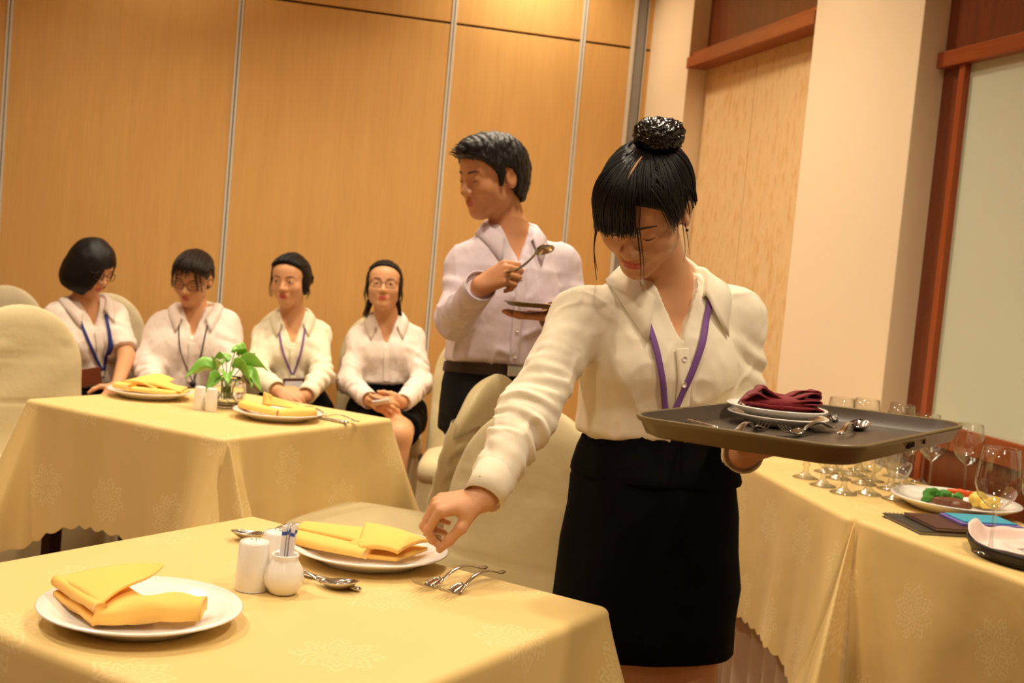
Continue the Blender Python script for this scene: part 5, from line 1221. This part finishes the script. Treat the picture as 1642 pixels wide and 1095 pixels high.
def waitress():
    D = 2.27
    f = Fig('person', 'waitress in ivory shirt and black skirt reaching to the table with a tray', (*at(1035, 1060, 2.3)[:2], 0))
    f.torso(at(1038, 835, 2.29), at(1063, 446, 2.25), at(930, 510, 2.19), at(1179, 507, 2.28), bust=1.0)
    f.head(at(1034, 336, 2.12), -24, 40, 5, .96)
    f.arm(1, at(848, 662, 2.05), at(776, 796, 1.93)); wl_ = at(1192, 727, 2.02); f.arm(-1, at(1190, 682, 2.29), wl_)
    f.cones += hand(f.J[1][2] + nrm(f.J[1][2] - f.J[1][1]) * .004, -RTV * .92 - UPV * .16 - FWV * .22, UPV * .88 - RTV * .28 - FWV * .34, 1, [(56, 52, 24), (60, 56, 26), (64, 58, 28), (68, 56, 28)], [(.50, .70, -.60), (.05, .80, -.75), (-.15, .70, -.75)], .86, .05)
    f.cones += hand(wl_, RTV * .80 - FWV * .45 + UPV * .30, -UPV + RTV * .3, -1, [(-6, 8, 6), (-4, 8, 6), (-2, 8, 6), (0, 10, 6)], [(.8, .5, -.1), (.6, .8, 0), (.4, .9, 0)], .93, .08)
    h1, h2 = at(998, 850, 2.29), at(1096, 850, 2.29); k1, k2 = at(1008, 1125, 2.26), at(1100, 1135, 2.28); a1, a2 = k1 + (0, .03, -.40), k2 + (0, .04, -.40)
    a1[2] = a2[2] = .09; f.legs((h1, h2), (k1, k2), (a1, a2))
    f.make_skin(SK1, .0036)
    ex = ([.2, .26, .30, .40, .55, .8, 1], [.012, .022, .024, .016, .008, .004, 0])
    (sh, el, wr) = f.J[1]; (sh2, el2, wr2) = f.J[-1]
    f.make_shirt(WH1, dict(ease=.009, ex=ex, cut=.36, vneck=.76, vslope=.42, arm=(.051, .049, .0, .033)), .0042, .0035, 3,
                 armfolds=[(sh, el, .0042, .075, 1.8, .35, 1.25), (el, wr, .0046, .048, 2.2, -.25, .85), (el, wr, .0018, .021, 2.8, -.6, .8), (sh, el, .0014, .026, 2.4, .5, 1.2), (sh2, el2, .005, .06, 1.6, .2, 1.2), (el2, wr2, .004, .04, 1.6, -.2, 1.1)])
    f.collar(WH1, 36, .044, .026, .062, .0, spread=.014, up=.026)
    f.cuff(1, WH1, .0315, .060); f.cuff(-1, WH1, .0315, .055)
    axr = nrm(wr - el); cb = wr - axr * .028 + nrm(-RTV * .5 - FWV * .8 + UPV * .3) * .035; MB().lathe([(0, .002), (.0052, .002), (.0058, .001), (.0058, 0), (0, 0)], 14, Matrix.Translation(cb) @ Vector((0, 0, 1)).rotation_difference(Vector(nrm(-RTV * .5 - FWV * .8 + UPV * .3))).to_matrix().to_4x4()).build('button', MT['button'], f.root, world=True)
    # placket, buttons, lanyard
    L = f.Lt; pk = f.ribbon([(0.004, .74 * L), (.0, .6 * L), (-.004, .42 * L)], .026, WH1, 'placket', t=.002, lift=.0028)
    for t in (.70, .60, .50): 
        p = f.front(np.array([[.001, t * L]]), lift=.006)[0]; b = MB().lathe([(0, .002), (.0045, .002), (.005, .001), (.005, 0), (0, 0)], 14, Matrix.Translation(p) @ Matrix(np.c_[f.R[:, 0], f.R[:, 2], f.R[:, 1]].tolist()).to_4x4()); b.build('button', MT['button'], f.root, world=True)
    la = MT['purple_band']
    f.ribbon([(.070, .90 * L), (.066, .84 * L), (.050, .66 * L), (.026, .46 * L)], .0115, la, 'lanyard', lift=.005)
    f.ribbon([(-.064, .93 * L), (-.050, .85 * L), (-.014, .66 * L), (.019, .46 * L)], .0115, la, 'lanyard', lift=.0055)
    # skirt
    X = nrm(f.R[:, 0] * (1, 1, 0)); Y = np.cross(UPV, X)
    st = []
    for px, py, hw, ry, d in ((1056, 678, 112, .098, 2.265), (1055, 700, 113, .100, 2.27), (1052, 730, 124, .108, 2.27), (1050, 770, 134, .116, 2.275), (1046, 815, 140, .121, 2.28), (1043, 870, 145, .124, 2.285), (1038, 930, 150, .124, 2.29), (1033, 985, 151, .122, 2.295), (1028, 1034, 149, .120, 2.30)):
        st.append((at(px, py, d), X * (hw * d / FPX), Y * ry))
    skirt_loft(f, st, MT['black_cloth'], wr=.005, seed=2)
    wb_ = [(c_ + UPV * dz, x_ * sc_, y_ * sc_) for (c_, x_, y_), dz, sc_ in ((st[0], -.002, 1.02), (st[0], -.008, 1.032), (st[1], 0, 1.03), (st[2], .006, 1.02), (st[3], .022, 1.022), (st[3], .012, 1.024), (st[3], .006, 1.012))]
    skirt_loft(f, wb_, MT['black_cloth'], 'waistband', wr=.004, seed=5)
    # face and hair
    f.face('down', brow=True)
    tgt = (0, -.34, .94)
    updo(f, tgt, MT['hair'], 620, 1, .0085, .0012, .034, .0075)
    rng = np.random.default_rng(7); n = 460; x = rng.uniform(-.16, 1, n)
    st_ = np.c_[.002 + .020 * x, .020 + .030 * rng.random(n) - .02 * x, .10 + 0 * x]; low = .022 - .020 * np.clip(x, 0, 1) + rng.normal(size=n) * .005
    en_ = np.c_[.072 * x + rng.normal(size=n) * .004, .090 - .040 * np.abs(x) ** 2.2, low]
    mb = strands(st_ - (0, 0, .012), en_ - (0, 0, .012), 13, .0095 + .004 * rng.random((n, 1)), .003, rng, .0013, .03)
    n = 110; x = rng.uniform(0, 1, n); st_ = np.c_[-.004 - .012 * x, .045 - .045 * x, .10 + 0 * x]; en_ = np.c_[-.062 - .012 * x + rng.normal(size=n) * .004, .050 - .045 * x + rng.normal(size=n) * .006, .030 - .030 * rng.random(n) ** 2]
    m2 = strands(st_ - (0, 0, .012), en_ - (0, 0, .012), 13, .0075, .002, rng, .0011, .03); mb.add(np.vstack(m2.v), m2.f); f.tufts(mb, 'fringe', MT['hair'])
    f.tufts(strands(np.array([[.006, .058, .083]]), np.array([[-.004, .012, .10]]), 8, .0165, 0, rng, .0022, 0.0), 'parting', SK1)
    mb = MB()
    for (p0, p1, p2, r) in (((.074, .045, .005), (.082, .058, -.06), (.082, .06, -.135), .0022), ((.070, .05, .0), (.080, .062, -.055), (.079, .058, -.115), .0016), ((-.018, .098, .03), (-.026, .112, -.03), (-.024, .112, -.085), .0016), ((-.022, .096, .028), (-.030, .108, -.03), (-.030, .11, -.075), .0012), ((-.078, .01, -.01), (-.084, .012, -.05), (-.082, .0, -.09), .0010), ((-.076, .02, 0), (-.083, .03, -.05), (-.079, .03, -.085), .0009)):
        P = spline([p0, p1, p2], 14); mb.tube(P, r * np.linspace(1, .25, len(P)), 6)
    f.tufts(mb, 'loose_strand', MT['hair'])
    bc = np.array([-.016, -.050, .130]); ax_ = nrm(tgt)
    def bun(q):
        p = q - bc; t = p @ ax_; r = np.linalg.norm(p - t[:, None] * ax_, axis=1); d = np.sqrt(np.maximum(r - .021, 0) ** 2 + (t * .92) ** 2) - .0235; return d
    V, F, N = surface(bun, bc - .08, bc + .08, .0028); nn = np.sin(V[:, 0] * 620 + 2 * np.sin(V[:, 1] * 300)) * np.sin(V[:, 1] * 590 + V[:, 2] * 240) * np.sin(V[:, 2] * 560 + 1.4 * np.sin(V[:, 0] * 280)); V = V + N * (.0030 * nn + .003 * noise3(V, 40, 3, 2))[:, None]
    MT['bun'] = mat('glossy_netted_hair', lin(14, 10, 10), .18, spec=.7)
    bn = obj('hair_bun', f.h2w(V), F, MT['bun'], f.root, world=True)
    mb = MB(); mb.tube([bc + (.012, .03, .02), bc + (.016, .026, .036), bc + (.020, .02, .046)], .0013, 6); mb.v = [f.h2w(v) for v in mb.v]; mb.build('hair_pin', MT['leg_metal'], f.root, world=True)
    e = f.h2w(np.array([[-.0795, .004, -.030]]))[0]; obj('ear_stud', *ico(e, (.003,) * 3), MT['leg_metal'], f.root, world=True)
    # hem of ribs on the skirt's waist seam
    return f
W0 = waitress()

# ------------------------------------------------------------------ the standing man
def man():
    f = Fig('person', 'man in a lavender shirt and black trousers holding a tray and a spoon', (*at(800, 640, 3.58)[:2], 0), MALE)
    f.torso(at(796, 655, 3.58), at(818, 368, 3.58), at(748, 424, 3.54), at(900, 420, 3.64))
    f.head(at(789, 285, 3.54), -52, 14, 0, 1.03)
    f.arm(1, at(728, 512, 3.42), at(770, 459, 3.22)); f.arm(-1, at(925, 515, 3.62), at(888, 508, 3.36))
    wr = f.J[1][2]; f.cones += hand(wr, RTV * .72 + UPV * .50 - FWV * .35, -FWV * .75 - RTV * .30 + UPV * .45, 1, [(62, 78, 40), (68, 80, 40), (72, 80, 40), (76, 78, 40)], [(.35, .85, -.45), (-.25, .85, -.55), (-.6, .7, -.5)], 1.0, .0)
    wl_ = f.J[-1][2]; f.cones += hand(wl_, -RTV * .7 - FWV * .6, -UPV, -1, [(0, 8, 6)] * 4, None, 1.0, .06)
    hp = [at(770, 665, 3.58), at(828, 665, 3.6)]; kn = [h + (0, -.03, -.40) for h in hp]; an = [k + (0.02, .10, -.40) for k in kn]
    for a in an: a[2] = .09
    for k in kn: k[2] = .49
    f.legs(hp, kn, an); f.make_skin(SK2, .0052)
    (sh, el, w_) = f.J[1]; (s2, e2, w2) = f.J[-1]
    f.make_shirt(LAV, dict(ease=.006, ex=([.1, .2, .3, .45, .7, 1], [.004, .010, .008, .004, .002, 0]), cut=.245, vneck=.80, vslope=.40, arm=(.052, .052, 0, .040)), .0062, .0035, 11, armfolds=[(sh, el, .004, .08, 1.8, .3, 1.2), (el, w_, .004, .05, 2, -.2, .9), (s2, e2, .004, .07, 1.6, .2, 1.2)])
    f.collar(LAV, 30, .044, .030, .062, .0, up=.022); f.cuff(1, LAV, .041, .055); f.cuff(-1, LAV, .041, .055)
    L = f.Lt; f.ribbon([(.0, .78 * L), (0, .5 * L), (0, .24 * L)], .030, LAV, 'placket', t=.002, lift=.003)
    for t in (.72, .58, .44, .30):
        p = f.front(np.array([[.0, t * L]]), lift=.006)[0]; MB().lathe([(0, .002), (.005, .002), (.0055, .001), (.0055, 0), (0, 0)], 12, Matrix.Translation(p) @ Matrix(np.c_[f.R[:, 0], f.R[:, 2], f.R[:, 1]].tolist()).to_4x4()).build('button', MT['button'], f.root, world=True)
    # trousers and belt
    def td(P):
        d = smax(f.d_torso(P, .006), f.loc(P)[:, 2] - .235 * L, .006)
        for h, k, a in zip(hp, kn, an): d = smin(d, s_rc(P, h, k, .096, .072), .05); d = smin(d, s_rc(P, k, a - (0, 0, .04), .072, .062), .04)
        return d
    lo = np.array(an).min(0) - (.15, .15, .02); hi = np.array([*(f.pel[:2] + .3), f.pel[2] + .22]); lo = np.minimum(lo, [*(f.pel[:2] - .3), .03])
    V, F, N = surface(td, lo, hi, .009); obj('trousers', V + N * (.005 * noise3(V * (1, 1, .5), 7, 3, 2))[:, None], F, MT['trouser'], f.root, world=True)
    MT['belt'] = mat('dark_leather_belt', lin(44, 30, 24), .4); G = []
    for k in range(48):
        th = 2 * math.pi * k / 48; e = np.array([math.sin(th), math.cos(th), 0]); row = []
        for z in (.190, .205, .228, .243):
            lo_, hi_ = .02, .30
            for _ in range(16): r = (lo_ + hi_) / 2; lo_, hi_ = (r, hi_) if f.d_torso(f.wor(e * r + (0, 0, z * L))[None], .014)[0] < 0 else (lo_, r)
            row.append(f.wor(e * hi_ + (0, 0, z * L)))
        G.append(row)
    be = obj('belt', np.array(G).reshape(-1, 3), grid_faces(48, 4, cu=True), MT['belt'], f.root, world=True)
    p = f.wor(np.array([[0, .128, .222 * L]]))[0]; MB().box((-.022, -.006, -.016), (.022, .006, .016), .003, Matrix.Translation(p) @ Matrix(f.R.tolist()).to_4x4()).build('belt_buckle', MT['steel'], f.root, smooth=False, world=True)
    for a in an:
        q = nrm((1 * RTV - 0) * 0 - FWV + RTV * -.2); MB().add(*ico((0, 0, 0), (.045, .13, .045), 3), M=Matrix.Translation(a + q * .05 + np.array([0, 0, -.05])) @ Matrix.Rotation(math.atan2(q[1], q[0]) - math.pi / 2, 4, 'Z')).build('shoe', MT['trouser'], f.root, world=True)
    f.face('down', bw=.0028)
    # short hair swept up at the front
    def hd(q):
        d = cap_d(q, .012, .012, .008); t = s_ell(q, (0, .016, .090), (.066, .082, .036)); t = smax(t, -(q[:, 2] - .055), .01); d = smin(d, t, .02)
        d2 = smax(s_ell(np.c_[np.abs(q[:, 0]), q[:, 1:]], (.070, .018, .012), (.010, .012, .034)), 0 * q[:, 0] - 1, .001); return smin(d, d2, .008)
    mb = MB(); V, F, N = surface(hd, (-.12, -.14, -.13), (.12, .13, .16), .0045); V = V + N * (.0025 * noise3(V * (1, 2.2, 1), 26, 5, 2))[:, None]; mb.add(V, F)
    rng = np.random.default_rng(3); n = 240; x = rng.uniform(-1, 1, n); y = rng.uniform(-.6, 1, n)
    for i in range(n):
        b_ = np.array([.056 * x[i] * (1 - .2 * abs(y[i])), .02 + .070 * y[i], .108 + .006 * rng.random() - .030 * y[i] ** 2 * (y[i] > 0) - .02 * x[i] ** 2 - .02 * y[i] ** 2 * (y[i] < 0)]); dv = np.array([.4 + .3 * rng.normal(), .5 + .5 * max(0, y[i]), .35 + .25 * y[i]]) * .016
        P = spline([b_, b_ + dv * .6 + (0, 0, .004), b_ + dv * 1.3], 6); mb.tube(P, .0022 * np.linspace(1, .3, len(P)), 5)
    f.tufts(mb, 'hair', MT['hair'])
    # held spoon and tray
    h0 = wr + nrm(RTV * .72 + UPV * .50 - FWV * .35) * .075; a = at(862, 402, 3.10); dirn = a - h0
    sp_ = bpy.data.objects.new('spoon', _cut['spoon']); COL.objects.link(sp_); X = nrm(h0 - a); Z = nrm(np.cross(X, RTV + .01)); Y = np.cross(Z, X)
    sp_.matrix_world = Matrix(((X[0], Y[0], Z[0], a[0]), (X[1], Y[1], Z[1], a[1]), (X[2], Y[2], Z[2], a[2]), (0, 0, 0, 1))); tag(sp_, "steel spoon held up in the man's fist", 'spoon')
    c = at(905, 490, 3.22); make_tray(Matrix.Translation(c) @ Matrix.Rotation(-HEAD + .10, 4, 'Z') @ Matrix.Rotation(-.03, 4, 'X'), .155, .12, .03, "small dark tray held level in front of the man's chest", dz=.4)
    return f, c
MAN, MTC = man()
# paper slip at the back edge of his tray
ps = MB().box((-.03, -.02, 0), (.03, .02, .004), .001).build('napkin_slip', MT['paper'], None, smooth=False); ps.location = MTC + RTV * -.02 + np.array([0, 0, -.0085]); tag(ps, "folded white paper napkin on the man's small tray", 'napkin')

# ------------------------------------------------------------------ the four seated women
def seated(label, head, hang, neck, rsh, lsh, rel, lel, rwr, lwr, pel, shirt_m, cfg, hands=None, bust=.9, hsc=.95, knees=None, d0=5.3, skin_h=.0055, legs_dark=False, build=.94, collar=None, seed=0, foot_dx=0):
    f = Fig('person', label, (*at(*pel)[:2], 0), FEM, build)
    f.torso(at(*pel), at(*neck), at(*rsh), at(*lsh), bust=bust)
    f.head(at(*head), *hang, hsc)
    f.arm(1, at(*rel), at(*rwr)); f.arm(-1, at(*lel), at(*lwr))
    for sd in (1, -1):
        hh = (hands or {}).get(sd)
        if hh: f.cones += hand(f.J[sd][2], hh[0], hh[1], sd, hh[2], hh[3] if len(hh) > 3 else None, .9, .03)
    X = nrm(f.R[:, 0] * (1, 1, 0)); Yf = np.cross(UPV, X)
    if knees is None: kn = [f.pel + X * .085 + Yf * .42 + (0, 0, -.02), f.pel - X * .085 + Yf * .42 + (0, 0, -.02)]
    else: kn = [at(*k) for k in knees]
    hp = [f.pel + X * .08, f.pel - X * .08]; an = [k + Yf * .03 + (0, 0, -.38) for k in kn]
    for a in an: a[2] = .08
    f.legs(hp, kn, an); f.make_skin(SK3, skin_h)
    (sh, el, w_), (s2, e2, w2) = f.J[1], f.J[-1]
    f.make_shirt(shirt_m, cfg, .0075, .0035, seed, armfolds=[(sh, el, .004, .07, 1.7, .3, 1.2), (el, w_, .0045, .05, 2, -.2, .9), (s2, e2, .004, .07, 1.7, .3, 1.2), (e2, w2, .0045, .05, 2, -.2, .9)])
    f.collar(shirt_m, **(collar or dict(open_=34, w=.034, point=.022, rn=.058, up=.018)))
    if cfg.get('len', {}).get(1, 1) >= 1: f.cuff(1, shirt_m, .036, .05)
    if cfg.get('len', {}).get(-1, 1) >= 1: f.cuff(-1, shirt_m, .036, .05)
    L = f.Lt
    def sk(P):
        d = smax(f.d_torso(P, .008), f.loc(P)[:, 2] - .36 * L, .01); tot = None
        for h, k in zip(hp, kn): e = h + (k - h) * .74; q = s_rc(P, h, e, .100 * build, .083 * build); q = np.maximum(q, (P - e) @ nrm(k - h)); tot = q if tot is None else smin(tot, q, .05)
        return smin(d, tot, .05)
    pts = np.array(hp + kn); V, F, N = surface(sk, pts.min(0) - .2, pts.max(0) + (.2, .2, .32), .009); obj('skirt', V + N * (.003 * noise3(V, 8, seed, 2))[:, None], F, MT['black_cloth'], f.root, world=True)
    for a in an: MB().add(*ico((0, 0, 0), (.04, .11, .035), 2), M=Matrix.Translation(a + Yf * .05 + np.array([0, 0, -.045])) @ Matrix.Rotation(math.atan2(Yf[1], Yf[0]) - math.pi / 2, 4, 'Z')).build('shoe', MT['trouser'], f.root, world=True)
    return f
REL = [(18, 22, 14), (20, 24, 14), (22, 26, 14), (24, 28, 14)]
def buttons(f, m, z0=.76, z1=.40, w_=.026):
    L = f.Lt; f.ribbon([(0, z0 * L), (0, (z0 + z1) / 2 * L), (0, z1 * L)], w_, m, 'placket', t=.002, lift=.003)
# phone user
def w_phone():
    cfg = dict(ease=.008, ex=([.2, .3, .4, .6, 1], [.010, .016, .012, .006, 0]), cut=.34, vneck=.74, vslope=.40, arm=(.045, .049, 0, .037))
    f = seated('seated woman with glasses and white shirt looking ahead, phone in hands', (616, 459, 5.24), (4, -7, -1), (620, 509, 5.31), (577, 541, 5.31), (661, 541, 5.33), (559, 612, 5.20), (676, 614, 5.22), (592, 641, 4.99), (646, 645, 5.01), (620, 668, 5.34), WHP, cfg,
               {1: (RTV * .75 - FWV * .5 - UPV * .12, UPV * .35 - FWV * .8 - RTV * .2, [(45, 40, 20)] * 4), -1: (-RTV * .8 - FWV * .45 - UPV * .12, -UPV * .35 - FWV * .75 + RTV * .2, [(20, 30, 20)] * 4, [(.4, .8, -.3), (.1, .9, -.4), (0, .9, -.4)])}, knees=[(596, 700, 4.86), (640, 698, 4.86)], seed=21)
    buttons(f, WHP, .72, .38); f.face('open'); f.spectacles()
    updo(f, (0, -.9, .15), MT['hair'], 300, 4, .0075, .0015, .03, .0065, tilt=-.010, side=1.25, k=.022)
    mb = MB(); rng = np.random.default_rng(5)
    for k in range(130):
        s_ = -1 if k % 2 else 1; x0 = s_ * (.02 + .05 * rng.random()); P = spline([(x0, -.085, .0), (s_ * (.045 + .03 * rng.random()), -.085 + .02 * rng.random(), -.06), (s_ * (.062 + .03 * rng.random()), -.06, -.12 - .03 * rng.random())], 8); mb.tube(P, .0022 * np.linspace(1, .4, len(P)), 5)
    f.tufts(mb, 'ponytail', MT['hair_brown']); wisps(f, MT['hair_brown'], 26, 3, -.09)
    c = at(614, 648, 4.95); MT['phone'] = mat('white_phone', lin(226, 222, 214), .2); MT['screen'] = mat('dark_screen', lin(30, 30, 34), .1)
    r = empty('phone', c); M = Matrix.Translation(c) @ Matrix.Rotation(-HEAD, 4, 'Z') @ Matrix.Rotation(-.25, 4, 'Y') @ Matrix.Rotation(-.35, 4, 'X'); r.matrix_world = M; tag(r, 'white smartphone in the hands of the woman wearing glasses', 'phone')
    MB().box((-.034, -.066, -.004), (.034, .066, .004), .003).build('case', MT['phone'], r); MB().box((-.031, -.060, .0038), (.031, .060, .0046), .0004).build('screen', MT['screen'], r, smooth=False)
w_phone()
# clasped hands
def w_clasp():
    cfg = dict(ease=.008, ex=([.2, .3, .4, .6, 1], [.010, .016, .012, .006, 0]), cut=.30, vneck=.72, vslope=.40, arm=(.045, .049, 0, .037))
    f = seated('seated woman in cream shirt with purple lanyard and clasped hands', (465, 451, 5.14), (-9, 4, -2), (469, 504, 5.20), (424, 537, 5.20), (510, 534, 5.24), (411, 600, 5.06), (516, 602, 5.08), (443, 625, 4.90), (492, 633, 4.92), (470, 668, 5.24), WH3, cfg,
               {1: (RTV * .85 - FWV * .25 - UPV * .38, UPV * .65 - FWV * .7, [(20, 30, 15)] * 4), -1: (-RTV * .8 - FWV * .3 - UPV * .1, UPV * .65 - FWV * .7, [(30, 40, 20)] * 4)}, seed=33)
    buttons(f, WH3, .70, .36); f.face('open', gaze=(.002, 0))
    L = f.Lt; f.ribbon([(.058, .88 * L), (.040, .66 * L), (.004, .44 * L)], .008, MT['purple_band'], 'lanyard'); f.ribbon([(-.052, .88 * L), (-.034, .66 * L), (-.002, .44 * L)], .008, MT['purple_band'], 'lanyard')
    MT['badge'] = mat('brown_badge_holder', lin(92, 50, 34), .5); p = f.front(np.array([[-.004, .34 * L]]), lift=.012)[0]; fr_ = Matrix.Translation(p) @ Matrix(f.R.tolist()).to_4x4()
    b = MB().box((-.045, -.002, -.030), (.045, .002, .030), .001, fr_).build('badge_holder', MT['badge'], f.root, smooth=False, world=True); MB().box((-.037, .0018, -.022), (.037, .0028, .018), 0, Matrix.Translation(p - np.array(f.root.location)) @ Matrix(f.R.tolist()).to_4x4()).build('badge_card', MT['paper'], b, smooth=False)
    updo(f, (-.25, -.75, .45), MT['hair'], 320, 8, .0105, .0016, .03, .009, tilt=-.004, side=1.6, k=.022)
    f.sdf_part('hair_bun', lambda q: smin(np.linalg.norm(q - (-.050, -.055, .012), axis=1) - .040, s_ell(q, (0, -.03, .098), (.05, .05, .03)), .03), (-.13, -.13, -.06), (.08, .06, .16), .005, MT['hair'], .003, 2, 30); wisps(f, MT['hair'], 30, 6, -.085)
w_clasp()
# batwing blouse
def w_batwing():
    cfg = dict(ease=.014, ex=([.2, .3, .4, .6, 1], [.02, .03, .024, .012, 0]), cut=.26, vneck=.74, vslope=.38, arm=(.052, .054, 0, .042), armk=.11)
    f = seated('seated woman in a loose batwing blouse with glasses, head bowed', (309, 446, 5.05), (-4, 22, 5), (313, 499, 5.11), (266, 528, 5.10), (356, 524, 5.14), (234, 590, 5.00), (370, 590, 5.02), (246, 622, 4.88), (362, 622, 4.90), (306, 660, 5.16), WHP, cfg, {1: (RTV * .5 - FWV * .6 - UPV * .35, UPV * .8 - FWV * .4, REL), -1: (-RTV * .5 - FWV * .6 - UPV * .35, UPV * .8 - FWV * .4, REL)}, seed=44)
    buttons(f, WHP, .72, .34); f.face('down'); f.spectacles()
    L = f.Lt
    for s_ in (1, -1): f.ribbon([(s_ * .058, .90 * L), (s_ * .040, .62 * L), (s_ * .003 - .012, .36 * L)], .004, MT['dark_cord'], 'neck_cord', t=.003)
    p = f.front(np.array([[-.012, .33 * L]]), lift=.010)[0]; obj('pendant', *ico(p, (.013, .013, .013)), MT['dark_cord'], f.root, world=True)
    updo(f, (0, -.8, .4), MT['hair_brown'], 240, 9, .0095, .0018, .03, .009)
    rng = np.random.default_rng(2); n = 80; x = rng.uniform(-1, 1, n); st_ = np.c_[.01 * x, .03 + 0 * x, .10 + 0 * x]; en_ = np.c_[.070 * x, .088 - .045 * np.abs(x) ** 2, np.where(np.abs(x) < .5, .036 + .02 * rng.random(n), -.005 - .06 * (np.abs(x) - .5) * rng.random(n))]
    f.tufts(strands(st_ - (0, 0, .012), en_ - (0, 0, .012), 10, .0105, .003, rng, .0012, .03), 'fringe', MT['hair_brown'])
w_batwing()
# black bob
def w_bob():
    cfg = dict(ease=.012, ex=([.2, .3, .4, .6, 1], [.02, .026, .02, .008, 0]), cut=.24, vneck=.78, vslope=.36, arm=(.054, .058, 0, .05), len={1: .85, -1: .85}, armk=.05)
    f = seated('seated woman with a black bob and blue lanyard leaning to her neighbour', (146, 430, 4.97), (62, 20, 6), (138, 484, 5.02), (94, 508, 4.96), (178, 506, 5.10), (84, 590, 4.86), (203, 572, 4.98), (112, 640, 4.76), (188, 618, 4.80), (150, 652, 5.12), WHP, cfg,
               {1: (RTV * .4 - FWV * .6 - UPV * .4, UPV * .8 - FWV * .4, REL), -1: (-UPV * .7 - FWV * .5 - RTV * .3, RTV * .6 - FWV * .5, [(15, 20, 10)] * 4)}, seed=55, knees=[(125, 690, 4.72), (180, 690, 4.74)])
    f.face('down'); f.spectacles(); buttons(f, WHP, .76, .34)
    L = f.Lt; f.ribbon([(.060, .92 * L), (.046, .70 * L), (-.004, .40 * L)], .012, MT['blue_band'], 'lanyard'); f.ribbon([(-.050, .90 * L), (-.036, .70 * L), (-.012, .40 * L)], .012, MT['blue_band'], 'lanyard')
    MT['card_holder'] = mat('brown_card_holder', lin(128, 62, 34), .5); p = at(146, 604, 4.93); MB().box((-.042, -.002, -.036), (.042, .002, .036), .001, Matrix.Translation(p) @ Matrix(f.R.tolist()).to_4x4()).build('card_holder', MT['card_holder'], f.root, smooth=False, world=True)
    def bob(q):
        s = np.c_[np.abs(q[:, 0]), q[:, 1:]]; d = s_ell(q, (0, -.010, .014), (.093, .112, .120)); d = smin(d, smax(s_ell(q, (0, -.025, -.05), (.096, .100, .09)), -q[:, 2] - .118, .01), .03)
        op = np.maximum(np.maximum(np.abs(q[:, 0] + .022) - .046, .022 - q[:, 1]), q[:, 2] - .050 + .3 * np.abs(q[:, 0] + .03)); d = smax(d, -op, .005)
        return smax(d, -(q[:, 2] + .118), .008)
    V, F, N = surface(bob, (-.13, -.16, -.15), (.13, .13, .16), .0045); an_ = np.arctan2(V[:, 0], V[:, 1]); V = V + N * (.0010 * np.sin(an_ * 46 + 3 * np.sin(V[:, 2] * 18)) + .001 * noise3(V, 18, 4, 1))[:, None]
    obj('hair', f.h2w(V), F, MT['hair'], f.root, world=True)
w_bob()
